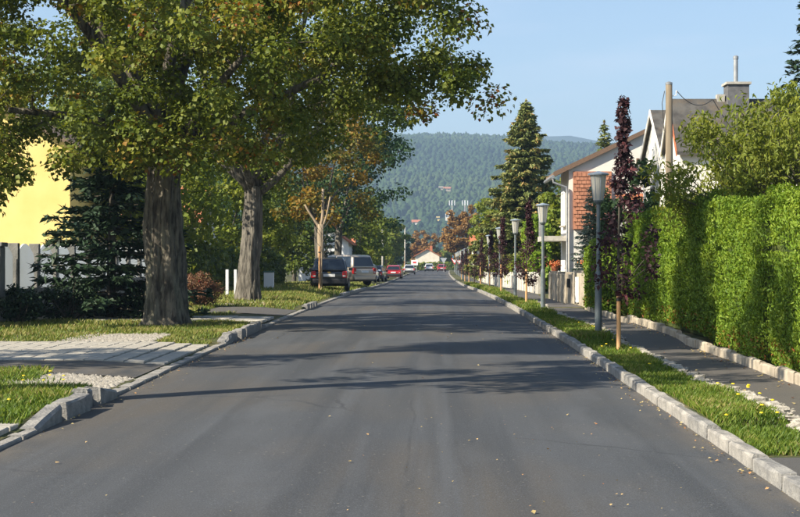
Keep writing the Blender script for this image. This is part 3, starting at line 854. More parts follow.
# garden trees on the left, back to front
def simple_tree(name, label, x, y, zc, rx, rz, n, per, ls, leafm, seed, zmin=1.2, group=None, r=.18, cr=None):
    z = Z(x, y)
    C, rad = ellipsoid_clumps((x, y, z+zc), (rx, rx, rz), n, seed, .3, z+zmin, cr=cr or (rx*.16, rx*.28))
    t = broadleaf(name, label, x, y, max(zc-rz*.75, .8), r, C, rad, per, ls, leafm, seed, barkm='bark2', nlimb=4, flare=1.1, detail=0, group=group, twigs=False)
    return rebase(t, x, y)
LT = [
 ('garden_tree', 'sunlit yellow green garden tree seen between the two maple trunks', -11.2, 60, 3.6, 3.0, 3.2, 120, 85, .19, 'bright', 1.0),
 ('garden_tree', 'bright leafy tree above the dark hedge left of the black car', -11.0, 82, 4.4, 3.4, 4.2, 110, 80, .24, 'bright', 1.0),
 ('garden_tree', 'dark garden tree behind the yellow house gable', -15.5, 66, 5.5, 4.2, 5.0, 110, 75, .26, 'maple2', 1.5),
 ('garden_tree', 'broad green tree behind the beige van', -10.2, 112, 4.6, 3.6, 4.2, 90, 75, .28, 'maple2', 1.0),
 ('roadside_tree', 'round light green tree past the parked cars on the left', -7.6, 148, 4.2, 3.9, 4.2, 110, 75, .32, 'bright', 1.0),
 ('roadside_tree', 'dark round tree before the red parked car', -7.6, 176, 3.4, 2.9, 3.4, 80, 70, .34, 'maple2', .6),
 ('roadside_tree', 'small green tree beside the tall concrete pole on the left', -6.6, 215, 4.4, 3.2, 4.0, 80, 70, .38, 'bright', .6),
 ('roadside_tree', 'dull green tree behind the left road sign', -6.5, 262, 4.0, 3.4, 3.8, 80, 70, .42, 'teal', .6),
 ('roadside_tree', 'russet tree at the left end of the street', -1.6, 345, 4.9, 3.6, 4.0, 80, 70, .45, 'rust', 1.2),
 ('roadside_tree', 'tall dark tree behind the left gardens', -15, 135, 7, 5.0, 6.5, 110, 70, .4, 'teal', 1.5),
 ('roadside_tree', 'wide green tree in the left background gardens', -17, 190, 6, 6, 6, 100, 70, .5, 'maple2', 1.0),
 ('roadside_tree', 'far green tree left of the pink roofed house', -16, 300, 5, 7, 5.5, 90, 70, .6, 'teal', .8),
 ('garden_tree', 'tall tree behind the white board fence', -19, 84, 7, 5.5, 6.5, 110, 70, .34, 'maple2', 1.5),
]
for i, (nm, lb, x, y, zc, rx, rz, n, per, ls, lf, zm) in enumerate(LT):
    simple_tree(nm, lb, x, y, zc, rx, rz, n, per, ls, lf, 700+i, zm)
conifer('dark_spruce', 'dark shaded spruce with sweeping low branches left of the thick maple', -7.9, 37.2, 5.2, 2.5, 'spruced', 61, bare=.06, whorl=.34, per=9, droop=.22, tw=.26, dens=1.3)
rebase(bpy.data.objects['dark_spruce'], -7.9, 37.2)
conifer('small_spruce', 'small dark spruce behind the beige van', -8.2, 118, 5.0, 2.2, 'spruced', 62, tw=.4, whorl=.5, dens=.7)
rebase(bpy.data.objects['small_spruce'], -8.2, 118)
shrub('barberry_bush', 'reddish brown barberry bush beside the forked maple', -6.85, 44.5, .70, .55, 'barberry', 71, n=60, per=110, ls=.06)
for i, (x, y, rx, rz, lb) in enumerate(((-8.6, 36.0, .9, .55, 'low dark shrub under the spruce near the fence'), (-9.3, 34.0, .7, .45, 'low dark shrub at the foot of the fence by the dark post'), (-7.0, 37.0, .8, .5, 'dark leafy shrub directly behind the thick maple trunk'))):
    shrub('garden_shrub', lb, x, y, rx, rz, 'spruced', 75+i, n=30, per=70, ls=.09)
hedge('garden_hedge', 'dark loose hedge behind the second maple trunk', -9.9, -8.9, 57, 92, 1.7, 'maple2', 81, dens=110, size=.2, amp=.18, aspect=.8, up=.2)

# ------------------------------------------------------------------ right side vegetation
hedge('thuja_hedge', 'tall bright thuja hedge nearest the camera at the right picture edge', 4.84, 6.2, 12.0, 25.4, 2.42, 'thuja', 91, dens=2300, size=.060, amp=.075, gaps=((21.6, .25, .2),))
hedge('thuja_hedge', 'tall thuja hedge between the near hedge and the clipped column, half in shadow', 5.04, 6.1, 25.8, 39.4, 2.60, 'thuja', 92, dens=1700, size=.068, amp=.075)
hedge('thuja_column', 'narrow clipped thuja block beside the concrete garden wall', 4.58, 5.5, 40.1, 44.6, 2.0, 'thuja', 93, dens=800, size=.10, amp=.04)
C, rad = ellipsoid_clumps((8.2, 29.0, 3.3), (3.5, 2.6, 2.05), 330, 95, .35, 1.6, cr=(.3, .5))
def walnut():
    root = empty('walnut_tree', (8.3, 29.5, Z(8.3, 29.5)), label='spreading light green walnut tree rising behind the thuja hedge', cat='tree')
    L = np.array(root.location)
    mb = MB(); q = random.Random(4)
    trunk_mesh(mb, 0, 0, 0, 1.2, .16, n=12, rows=6, seed=4, flare=1.2)
    mb.build('trunk', M['bark2'], root, smooth=True)
    b = MB()
    for c in C: limb(b, (q.uniform(-.1, .1), q.uniform(-.1, .1), q.uniform(.7, 1.2)), c-L, .035, .008, .15, 5, 5, r=q)
    b.build('branches', M['twig'], root)
    P, N, S, rnd = clump_leaves(C-L, rad, 140, .135, 96, .85, .3)
    r = np.random.default_rng(97)
    T = r.normal(size=P.shape)*.5 + np.array([0, 0, -.75])
    V, F = kites(P, S, N, aspect=.36, T=T, fold=.2, seed=97)
    np_mesh('crown', V, F, M['walnut'], root, rnd=np.repeat(rnd, 2))
walnut()
conifer('tall_spruce', 'tall old spruce with brown cone laden tips behind the street lamps', 6.4, 100, 12.4, 4.4, 'spruce', 101, bare=.14, whorl=.38, per=13, droop=.36, tw=.34, dens=2.3, sweep=.5, tipw=.68)
rebase(bpy.data.objects['tall_spruce'], 6.4, 100)
conifer('blue_spruce', 'silvery blue spruce in front of the gabled white house', 5.95, 54.5, 4.3, 1.05, 'bluespruce', 102, bare=.03, whorl=.20, per=11, droop=.28, tw=.15, dens=2.2)
rebase(bpy.data.objects['blue_spruce'], 5.95, 54.5)
conifer('background_spruce', 'pointed spruce top showing above the brown roof edge', 12.2, 105, 11.5, 2.6, 'spruce', 103, tw=.38, whorl=.45, dens=.9)
rebase(bpy.data.objects['background_spruce'], 12.2, 105)
conifer('edge_spruce', 'dark conifer cut by the right edge above the walnut tree', 12.5, 49, 11.6, 2.1, 'spruced', 104, tw=.28, whorl=.4, dens=1.0)
rebase(bpy.data.objects['edge_spruce'], 12.5, 49)
RT = [
 ('garden_tree', 'green leafy tree in front of the white gable wall', 7.2, 53.0, 3.2, 1.35, 1.9, 70, 75, .15, 'teal', .8),
 ('garden_tree', 'low green tree right of the old spruce', 7.4, 84, 3.0, 1.8, 2.6, 70, 70, .24, 'bright', .5),
 ('roadside_tree', 'light green tree just left of the old spruce', 6.4, 135, 4.2, 2.8, 4.0, 90, 70, .3, 'bright', .6),
 ('roadside_tree', 'yellowish green birch between spruce and rust coloured tree', 7.4, 172, 4.8, 2.6, 4.6, 90, 70, .34, 'bright', .8),
 ('roadside_tree', 'large rust coloured tree on the right side of the far street', 5.6, 250, 6.2, 3.2, 4.9, 110, 75, .42, 'rust', 1.2),
 ('roadside_tree', 'green tree behind the rust coloured tree', 13, 275, 5.4, 5, 5.2, 90, 70, .5, 'maple2', 1.0),
 ('roadside_tree', 'dark green tree in the gardens behind the old spruce', 14, 150, 5, 4, 4.8, 90, 70, .36, 'maple2', 1.0),
 ('roadside_tree', 'low green tree closing the far end of the street', 6.5, 350, 3.4, 4.5, 3.0, 70, 60, .5, 'bright', .4),
 ('roadside_tree', 'wide green tree far right behind the gabled house', 22, 130, 5, 4.6, 4.6, 80, 70, .4, 'maple2', 1.0),
]
for i, (nm, lb, x, y, zc, rx, rz, n, per, ls, lf, zm) in enumerate(RT):
    simple_tree(nm, lb, x, y, zc, rx, rz, n, per, ls, lf, 800+i, zm)
hedge('thuja_screen', 'bright green thuja screen beside the balcony house', 4.9, 5.7, 71, 79, 3.6, 'thuja', 111, dens=110, size=.24, amp=.12, aspect=.6)
hedge('garden_hedge', 'green hedge behind the low wall under the old spruce', 5.0, 6.0, 86, 150, 1.7, 'bright', 112, dens=45, size=.3, amp=.2, aspect=.8, up=.3)
hedge('garden_hedge', 'distant hedge along the right pavement', 5.2, 6.4, 152, 235, 1.6, 'maple2', 113, dens=25, size=.4, amp=.2, aspect=.8, up=.3)
hedge('garden_hedge', 'clipped green hedge in front of the pink roofed house', -6, 6, 332.5, 334.5, 1.5, 'bright', 114, dens=20, size=.45, amp=.3, aspect=.8, up=.3)

def plum(x, y, h, stake_h, seed, label, leafn=1.0, crownr=.62):
    z = Z(x, y)
    root = empty('plum_tree', (x, y, z), label=label, cat='tree', group='young purple plum trees along the right verge')
    q = random.Random(seed); r = np.random.default_rng(seed)
    mb = MB()
    mb.tube([(0.0, .09, -.1), (.0, .085, h*.3), (.02, .05, h*.6), (.08, 0, h)], [.030, .026, .017, .006], 8)
    mb.build('trunk', M['twig'], root, smooth=True)
    C, rad = [], []
    b = MB()
    for t in np.linspace(.22, 1.0, int(74*leafn)):
        zc = h*t
        w = float(np.interp(t, [.22, .30, .40, .52, .64, .78, 1.0], [.24, .52, .64, .46, .20, .085, .03]))*crownr/.55
        if t < .6 and q.random() < .25: continue
        a = q.uniform(0, 6.28); rr = w*q.uniform(.3, 1.0)
        c = (.08 + rr*math.cos(a), rr*math.sin(a), zc + q.uniform(-.05, .05))
        C.append(c); rad.append(.10 + .16*w)
        limb(b, (.07, 0, zc - rr*.8), c, .010, .004, .08, 3, 4, r=q)
    b.build('branches', M['twig'], root)
    C = np.array(C); rad = np.array(rad)
    P, N, S, rnd = clump_leaves(C, rad, int(34), .088, seed, 1.0, .4)
    V, F = kites(P, S, N, seed=seed, aspect=.7)
    np_mesh('crown', V, F, M['plum'], root, rnd=np.repeat(rnd, 2))
    so = empty('tree_stake', (x, y, z), label=label.replace('young purple plum', 'orange wooden stake supporting plum') , cat='stake', group='wooden stakes beside the young trees')
    s = MB(); s.lathe([(.036, -.2), (.036, stake_h-.03), (.026, stake_h)], 10)
    s.build('post', M['stake'], so, smooth=False)
    s = MB(); s.lathe([(.043, stake_h*.86), (.043, stake_h*.86+.05)], 10)
    s.build('tie', M['trim'], so)
    return root
plum(3.17, 25.2, 4.2, 1.0, 1, 'young purple plum in the right foreground before the hedges')
PL = [(47.5, 3.05, 3.3, 1.15, 'young purple plum between the second and third lamps'), (67.5, 3.2, 3.4, 1.3, 'young purple plum between the third and fourth lamps'),
      (83, 3.3, 3.2, 1.4, 'young purple plum before the fifth lamp'), (98, 3.3, 3.1, 1.6, 'young purple plum before the sixth lamp'), (112, 3.3, 3.1, 1.7, 'young purple plum before the seventh lamp'),
      (127, 3.3, 3.1, 1.7, 'young purple plum before the eighth lamp'), (142, 3.3, 3.0, 1.7, 'young purple plum before the ninth lamp'), (158, 3.3, 3.0, 1.7, 'young purple plum before the tenth lamp')]
for i, (dd, x, h, sh, lb) in enumerate(PL): plum(x + float(cx(dd))+.6, dd, h, sh, 30+i, lb, .8, .55)

# staked young trees on the left
def young_left(x, y, h, sh, lb, seed, leaves=0):
    z = Z(x, y); q = random.Random(seed)
    root = empty('young_tree', (x, y, z), label=lb, cat='tree', group='staked young trees on the left verge')
    mb = MB(); mb.tube([(.1, 0, -.1), (.1, 0, h*.5), (.14, .02, h)], [.03, .024, .012], 8); mb.build('trunk', M['palewood'], root, smooth=True)
    b = MB()
    for k in range(7):
        t = .5 + .07*k; a = q.uniform(0, 6.28)
        limb(b, (.11, 0, h*t), (.1+.5*math.cos(a), .5*math.sin(a), h*t+.6), .013, .005, .1, 4, 5, r=q)
    b.build('branches', M['twig'], root)
    so = empty('tree_stake', (x, y, z), label='orange stake ' + lb.split(' ', 2)[2], cat='stake', group='wooden stakes beside the young trees')
    s = MB(); s.lathe([(.05, -.2), (.05, sh-.04), (.036, sh)], 10); s.build('post', M['stake'], so)
    s = MB(); s.lathe([(.058, sh*.85), (.058, sh*.85+.06)], 10); s.build('tie', M['trim'], so)
young_left(-5.05, 68.6, 3.0, 2.0, 'bare sapling in front of the parked black car', 201)
young_left(-4.4, 150, 3.0, 2.1, 'bare sapling left of the parked red car', 202)
young_left(-3.9, 228, 3.0, 2.0, 'bare sapling beside the far concrete pole', 203)

# heavily pruned tree
def pruned():
    x, y = -5.55, 76
    root = empty('pruned_tree', (x, y, Z(x, y)), label='pollarded pale trunk with three cut stubs behind the black car', cat='tree')
    mb = MB(); mb.tube([(0, 0, -.1), (.02, 0, 1.5), (0, 0, 2.7), (.02, 0, 3.2)], [.2, .17, .16, .15], 12); mb.build('trunk', M['palewood'], root, smooth=True)
    for a, b, r in (((0, 0, 2.9), (-.8, .1, 4.2), .07), ((0, 0, 3.0), (.12, .1, 5.0), .09), ((.03, 0, 2.9), (.5, -.1, 4.6), .055), ((.0, 0, 2.8), (.6, .2, 3.6), .035)):
        m = MB(); limb(m, a, b, r, r*.7, .08, 5, 9); m.build('stub', M['palewood'], root, smooth=True)
pruned()

# ------------------------------------------------------------------ grass, flowers, litter
def blades(regions, seed, name, label, m, hmin=.03, hmax=.09, wid=.0065):
    r = np.random.default_rng(seed)
    Vs, Fs, Rn = [], [], []; base = 0
    for (x0, x1, d0, d1, dens, sc) in regions:
        n = int((x1-x0)*(d1-d0)*dens)
        x = r.uniform(x0, x1, n); y = r.uniform(d0, d1, n)
        pat = np.sin(x*2.3+y*.7)*np.sin(y*1.7-x) + .5*np.sin(x*6+1)*np.sin(y*5.1)
        keep = r.random(n) < np.clip(.85 + .35*pat, .12, 1); x, y, pat = x[keep], y[keep], pat[keep]; n = len(x)
        z = gz(x + (cx(y)+.6)*0, y) - .004
        h = r.uniform(hmin, hmax, n)*(1+.25*pat)*sc; a = r.uniform(0, 6.28, n); l = h*r.uniform(.2, .7, n)
        w = wid*sc*r.uniform(.7, 1.3, n); b = a + 1.57 + r.normal(size=n)*.3
        p0 = np.stack([x-w*np.cos(b), y-w*np.sin(b), z], -1); p1 = np.stack([x+w*np.cos(b), y+w*np.sin(b), z], -1)
        p2 = np.stack([x+l*np.cos(a)*.35+w*.6*np.cos(b), y+l*np.sin(a)*.35+w*.6*np.sin(b), z+h*.62], -1); p3 = np.stack([x+l*np.cos(a), y+l*np.sin(a), z+h], -1)
        Vs.append(np.stack([p0, p1, p2, p3], 1).reshape(-1, 3))
        i = base + np.arange(n)[:, None]*4
        Fs.append(np.concatenate([i+np.array([[0, 1, 2]]), i+np.array([[0, 2, 3]])], 1).reshape(-1, 3)); base += 4*n
        Rn.append(np.repeat(np.clip(.45 + .2*pat + .25*r.normal(size=n), 0, 1), 2))
    o = np_mesh(name, np.concatenate(Vs), np.concatenate(Fs), m, rnd=np.concatenate(Rn))
    return tag(o, label, 'grass', kind='stuff')
blades([(2.72, 3.46, 12.5, 24, 4200, 1.0), (2.72, 3.46, 24, 40, 1700, 1.25), (2.72, 3.44, 40, 70, 700, 1.7), (2.72, 3.5, 70, 120, 260, 2.4)], 401, 'verge_grass', 'green grass strip between right kerb and pavement', M['grass'])
blades([(-8.6, -3.95, 14.4, 17.6, 2900, 1.1), (-8.6, -5.0, 17.6, 19.9, 2500, 1.1), (-5.0, -4.6, 17.6, 19.0, 900, 1.1)], 402, 'lawn_grass', 'long grass with dandelions behind the near left kerb stones', M['grass'], .035, .105)
blades([(-12, -6.2, 26.7, 29.5, 420, 1.5), (-6.2, -4.9, 28.8, 35.2, 700, 1.4), (-4.9, -4.0, 26.7, 35.2, 900, 1.4), (-12, -6.2, 29.5, 35.2, 380, 1.7), (-9, -5.2, 38.2, 40.4, 350, 1.6), (-9, -6.3, 40.4, 48, 260, 1.9), (-9, -4.1, 44.6, 64, 210, 2.2), (-9.5, -3.9, 64, 110, 60, 3.2)], 403, 'roadside_grass', 'short sunlit grass around the left street trees', M['drygrass'], .025, .06)
def dots(name, label, cat, P, N, S, m, seed, aspect=.9, rnd=None, T=None):
    V, F = kites(np.array(P, float), np.array(S, float), np.array(N, float), aspect=aspect, seed=seed, fold=.2, T=T)
    r = np.random.default_rng(seed)
    o = np_mesh(name, V, F, m, rnd=np.repeat(r.random(len(P)), 2)); tag(o, label, cat, kind='stuff'); return o
r = np.random.default_rng(410)
P, N, S = [], [], []
def dandelion(x, y, h):
    z = Z(x, y)
    for k in range(7):
        a = k*.9; P.append((x+.012*math.cos(a), y+.012*math.sin(a), z+h)); N.append((math.cos(a)*.7, math.sin(a)*.7-.4, .8)); S.append(.022)
for _ in range(12): dandelion(r.uniform(2.8, 3.4), r.uniform(14.0, 16.3), r.uniform(.14, .24))
for _ in range(10): dandelion(r.uniform(2.8, 3.4), r.uniform(17, 34), r.uniform(.1, .18))
for _ in range(14): dandelion(r.uniform(-5.4, -4.3), r.uniform(15.0, 19), r.uniform(.1, .22))
dots('dandelion_flowers', 'small yellow dandelion heads in the verge grass', 'flowers', P, N, S, M['dandelion'], 411)
P, N, S = [], [], []
def litter(x, y, s, z=None):
    P.append((x, y, (float(road_z(y)) + .034*(1-((x+.6)/3.16)**2) if z is None else z) + .012)); N.append((r.normal()*.25, r.normal()*.25, 1)); S.append(s)
for _ in range(110):
    y = 9 + 50*r.random()**1.2; litter(r.uniform(-3.5, 2.3), y, r.uniform(.012, .045))
for _ in range(60): litter(r.uniform(-.6, 1.6)+r.normal()*.2, r.uniform(9, 17), r.uniform(.01, .026))
for _ in range(420): litter(2.53 - abs(r.normal())*.10, 9 + 28*r.random(), r.uniform(.012, .035))
for _ in range(160): litter(-3.70 + abs(r.normal())*.10, 14 + 16*r.random(), r.uniform(.012, .035))
for _ in range(220):
    y = r.uniform(12, 34); x = 4.58 - abs(r.normal())*.12; litter(x, y, r.uniform(.02, .06), Z(x, y)+.02)
for _ in range(60):
    y = r.uniform(13, 40); x = r.uniform(3.7, 4.5); litter(x, y, r.uniform(.02, .06), Z(x, y)+.02)
dots('fallen_leaves', 'scattered fallen leaves and grit on road and pavement', 'leaves', P, N, S, M['litter'], 412)

# gravel patches: small stones
def gravel(name, lb, regions, n, seed, smin=.02, smax=.055):
    r = np.random.default_rng(seed)
    ico = np.array([(0,0,1),(.9,0,.2),(.28,.85,.2),(-.72,.53,.2),(-.72,-.53,.2),(.28,-.85,.2)])
    tri = np.array([(0,1,2),(0,2,3),(0,3,4),(0,4,5),(0,5,1)])
    Vs, Fs = [], []; b = 0
    tot = sum((x1-x0)*(d1-d0) for x0, x1, d0, d1 in regions)
    for (x0, x1, d0, d1) in regions:
        m = int(n*(x1-x0)*(d1-d0)/tot)
        x = r.uniform(x0, x1, m); y = r.uniform(d0, d1, m)
        ex = np.minimum(np.minimum(x-x0, x1-x)/(x1-x0), np.minimum(y-d0, d1-y)/(d1-d0))
        k = r.random(m) < np.clip(ex*6+.15, 0, 1); x, y = x[k], y[k]; m = len(x)
        s = r.uniform(smin, smax, m)
        V = ico[None]*s[:, None, None]*r.uniform(.7, 1.3, (m, 6, 3)); V[..., 2] *= .7
        V[..., 0] += x[:, None]; V[..., 1] += y[:, None]; V[..., 2] += gz(x, y)[:, None] - .004
        Vs.append(V.reshape(-1, 3)); Fs.append((b + np.arange(m)[:, None, None]*6 + tri[None]).reshape(-1, 3)); b += m*6
    tag(np_mesh(name, np.concatenate(Vs), np.concatenate(Fs), M['gravel']), lb, 'gravel', kind='stuff')
gravel('gravel_patch', 'pale gravel beside the dropped kerb behind the near kerb stones', [(-5.6, -3.95, 17.7, 20.0)], 5200, 421)
gravel('gravel_heap', 'pale gravel patch at the foot of the thick maple', [(-6.7, -5.0, 26.7, 29.2)], 2800, 422, .03, .07)
gravel('verge_stones', 'loose pale stones along the right pavement edge', [(3.40, 3.72, 14, 24), (3.42, 3.66, 24, 40)], 2200, 423, .02, .05)
gravel('path_grit', 'pale stones around the second maple trunk', [(-7.0, -5.0, 46, 48.2)], 1500, 424, .03, .06)

# ------------------------------------------------------------------ street lamps
def lamp(x, y, label):
    root = empty('street_lamp', (x, y, Z(x, y)), label=label, cat='street lamp', group='street lamps along the right verge')
    p = MB(); p.lathe([(.07, -.1), (.07, 1.15), (.062, 1.2), (.042, 1.24), (.04, 2.58)], 14); p.build('pole', M['paintpole'], root, smooth=False)
    c = MB(); c.lathe([(.045, 2.55), (.06, 2.56), (.095, 2.60), (.10, 2.63)], 16); c.build('collar', M['paintpole'], root)
    g = MB(); g.lathe([(.098, 2.63), (.155, 3.12)], 16); g.build('glass_shade', M['milk'], root)
    for k in range(8):
        a = math.pi*2*k/8 + .2
        rb = MB(); rb.tube([(.101*math.cos(a), .101*math.sin(a), 2.63), (.159*math.cos(a), .159*math.sin(a), 3.12)], [.006, .006], 5); rb.build('rib', M['lampcap'], root)
    h = MB(); h.lathe([(.15, 3.115), (.205, 3.12), (.21, 3.145), (.17, 3.165), (.06, 3.185), (.03, 3.20)], 18); h.build('cap', M['lampcap'], root)
    return root
ords = ['nearest', 'second', 'third', 'fourth', 'fifth', 'sixth', 'seventh', 'eighth', 'ninth', 'tenth', 'eleventh', 'twelfth', 'thirteenth', 'fourteenth', 'fifteenth']
lamp0 = lamp(3.30, 29.4, 'nearest street lamp, blue grey with milky tapered lantern beside the purple plum')
for i, (y, x) in enumerate([(44.6, 3.36), (60.2, 3.42), (75, 3.5), (90, 3.55), (105, 3.55), (120, 3.55), (135, 3.55), (150, 3.55), (165, 3.6), (180, 3.6), (196, 3.6), (214, 3.6), (232, 3.6)]):
    c = copy_tree(lamp0)
    X = x + float(cx(y)) + .6
    c.location = (X, y, Z(X, y)); c.rotation_euler = (random.uniform(-.008, .008), random.uniform(-.012, .012), random.uniform(0, 6))
    c['label'] = f'{ords[i+1]} street lamp from the front along the right verge'

# poles
def pole(name, label, x, y, h, r, m, cap=True):
    root = empty(name, (x, y, Z(x, y)), label=label, cat='pole')
    p = MB(); p.tube([(0, 0, -.2), (0.01, 0, h*.5), (0, 0, h)], [r, r*.9, r*.75], 12); p.build('shaft', M[m], root, smooth=True)
    if cap:
        p = MB(); p.lathe([(r*.8, h-.02), (r*.82, h+.04), (r*.3, h+.07)], 12); p.build('cap', M['zinc'], root)
    return root
up = pole('utility_pole', 'weathered wooden utility pole in front of the white twin gables', 6.85, 43.0, 6.55, .125, 'woodpole')
b = MB(); b.tube([(.04, -.02, 6.2), (.2, -.02, 6.22), (.22, -.02, 6.36)], [.014, .014, .03], 6); b.build('insulator', M['signwhite'], up)
b = MB(); b.tube([(-.13, -.03, 6.35), (-.2, -.03, 6.0), (-.15, -.05, 5.2)], [.012, .012, .012], 6); b.build('cable_drop', M['trim'], up)
pole('concrete_pole', 'slim grey pole among trees left of the red parked car', -5.0, 158, 5.2, .11, 'concrete')
pole('concrete_pole', 'tall grey pole by the left verge beyond the red parked car', -4.1, 246, 7.7, .13, 'concrete')
pole('concrete_pole', 'shorter grey pole beside the tall far left pole', -4.3, 275, 6.0, .13, 'concrete')
def wire(name, label, a, b, sag, r=.012):
    pts = []
    for i in range(17):
        t = i/16; p = Vector(a).lerp(Vector(b), t); p.z -= sag*4*t*(1-t); pts.append(p)
    m = MB(); m.tube(pts, [r]*17, 5); o = m.build(name, M['trim']); tag(o, label, 'cable')
wire('overhead_cable', 'dark cable sagging from the utility pole to the dark roof', (7.07, 43.0, Z(6.85, 43)+6.36), (9.3, 49.4, 7.06), .30)

# ------------------------------------------------------------------ buildings
def window(parent, axis, at, a0, a1, z0, z1, out=-1, nx=2, fm='fencewhite'):
    """window in a wall plane; axis 'y': wall at y=at spanning x a0..a1; axis 'x': wall at x=at spanning y a0..a1. out: outward sign"""
    def bx(b, u0, u1, w0, w1, zz0, zz1):
        lo, hi = sorted((at + out*w0, at + out*w1))
        if axis == 'y': b.box(u0, u1, lo, hi, zz0, zz1)
        else: b.box(lo, hi, u0, u1, zz0, zz1)
    f = MB(); t = .07
    bx(f, a0, a0+t, -.02, .05, z0, z1); bx(f, a1-t, a1, -.02, .05, z0, z1); bx(f, a0+t, a1-t, -.02, .05, z0, z0+t); bx(f, a0+t, a1-t, -.02, .05, z1-t, z1)
    for k in range(1, nx):
        u = a0 + (a1-a0)*k/nx; bx(f, u-.03, u+.03, -.02, .045, z0+t, z1-t)
    fo = f.build('window', M[fm], parent)
    for k in range(nx):
        g = MB(); bx(g, a0+t+(a1-a0-2*t)*k/nx+.03, a0+t+(a1-a0-2*t)*(k+1)/nx-.03, .0, .012, z0+t, z1-t); g.build('pane', M['glass'], fo)
    s = MB(); bx(s, a0-.08, a1+.08, 0, .12, z0-.06, z0-.003); s.build('sill', M['concrete'], fo)

def roof_slabs(parent, m, x0, x1, y0, y1, eave, ridge, axis, over=.35, th=.14, name='roof', end=None):
    """gable roof; axis is the ridge direction"""
    b = MB()
    if end is not None:
        if axis == 'y': y0 += over-end; y1 -= over-end
        else: x0 += over-end; x1 -= over-end
    if axis == 'x':
        ym = (y0+y1)/2; s = (ridge-eave)/(ym-y0)
        for (ya, sg) in ((y0-over, -1), (y1+over, 1)):
            za = eave - s*over
            b.add([(x0-over, ya, za), (x1+over, ya, za), (x1+over, ym, ridge), (x0-over, ym, ridge), (x0-over, ya, za+th), (x1+over, ya, za+th), (x1+over, ym, ridge+th), (x0-over, ym, ridge+th)],
                  [(0,3,2,1),(4,5,6,7),(0,1,5,4),(1,2,6,5),(2,3,7,6),(3,0,4,7)])
    else:
        xm = (x0+x1)/2; s = (ridge-eave)/(xm-x0)
        for xa in (x0-over, x1+over):
            za = eave - s*over
            b.add([(xa, y0-over, za), (xa, y1+over, za), (xm, y1+over, ridge), (xm, y0-over, ridge), (xa, y0-over, za+th), (xa, y1+over, za+th), (xm, y1+over, ridge+th), (xm, y0-over, ridge+th)],
                  [(0,3,2,1),(4,5,6,7),(0,1,5,4),(1,2,6,5),(2,3,7,6),(3,0,4,7)])
    return b.build(name, M[m], parent)

# white gabled house with tile hung corner (right, middle distance)
h1 = empty('gabled_house', (5.5, 60, Z(6, 62)), label='white gabled house with brown verge, tile hung panel and balcony behind the blue spruce', cat='house')
ox, oy, oz = h1.location
def W1(x, y, z): return (x-ox, y-oy, z-oz)
x0, x1, y0, y1, ev, rd = 5.55, 12.2, 60, 63.6, 5.42, 7.0
xm = (x0+x1)/2
b = MB(); b.extrude([(x0-ox, -.3), (x1-ox, -.3), (x1-ox, ev-oz), (xm-ox, rd-oz), (x0-ox, ev-oz)], 'y', 0, y1-y0); b.build('wall', M['white'], h1)
rf = roof_slabs(h1, 'roofbrown', x0-ox, x1-ox, 0, y1-y0, ev-oz+.02, rd-oz+.02, 'y', over=.62, th=.13, end=.16)
sl = (rd-ev)/(xm-x0)
for sg in (-1, 1):
    xa = xm + sg*(xm-x0+.63); b = MB()
    za = ev + .02 - sl*.63
    b.add([W1(xa, y0-.19, za-.05), W1(xm, y0-.19, rd-.03), W1(xm, y0-.19, rd+.15), W1(xa, y0-.19, za+.15), W1(xa, y0-.164, za-.05), W1(xm, y0-.164, rd-.03), W1(xm, y0-.164, rd+.15), W1(xa, y0-.164, za+.15)],
          [(0,1,2,3),(7,6,5,4),(0,4,5,1),(1,5,6,2),(2,6,7,3),(3,7,4,0)])
    b.build('verge_board', M['fascia'], rf)
g = MB(); g.tube([W1(4.90, 59.8, 5.10), W1(4.90, 63.8, 5.10)], [.07, .07], 10); g.build('gutter', M['zinc'], rf)
g = MB(); g.tube([W1(4.90, 59.9, 5.05), W1(4.93, 59.9, 4.88), W1(5.45, 59.9, 4.68), W1(5.48, 59.9, 4.5), W1(5.48, 59.9, .3)], [.045]*5, 8); g.build('downpipe', M['zinc'], h1)
# tile hung panel on the gable wall
tp = MB(); tp.box(.22, 1.75, -.10, -.003, 3.0-oz, 5.32-oz); pan = tp.build('tile_panel', M['tile'], h1)
tb = MB(); rr = random.Random(3)
for iz in range(15):
    zz = 3.02-oz + iz*.15
    for ix in range(9):
        xx = .23 + ix*.17 + (.08 if iz % 2 else 0)
        if xx + .15 > 1.75: continue
        o_ = rr.uniform(0, .012)
        tb.add([(xx, -.13-o_, zz), (xx+.155, -.13-o_, zz), (xx+.155, -.105, zz+.17), (xx, -.105, zz+.17), (xx, -.10, zz), (xx+.155, -.10, zz)], [(0,1,2,3),(0,4,5,1)])
o = tb.build('hung_tiles', M['tile'], pan); o['kind'] = 'stuff'
bl = MB(); bl.box(-.95, -.003, .4, 3.4, 2.55-oz, 2.75-oz); bal = bl.build('balcony', M['concrete'], h1)
for k in range(8):
    s = MB(); s.box(-.92, -.89, .5+k*.38, .53+k*.38, 2.753-oz, 3.55-oz); s.build('baluster', M['zinc'], bal)
s = MB(); s.box(-.94, -.87, .42, 3.3, 3.55-oz, 3.60-oz); s.build('handrail', M['fascia'], bal)
window(h1, 'y', 0, 3.0, 4.1, 3.55-oz, 4.75-oz); window(h1, 'y', 0, 2.6, 3.9, 1.1-oz, 2.4-oz); window(h1, 'x', 0, 1.2, 2.4, 3.2-oz, 4.6-oz)
for k in range(3): window(h1, 'y', 0, 2.75+.36*k, 2.98+.36*k, 5.55-oz, 5.85-oz, nx=1, fm='fascia')
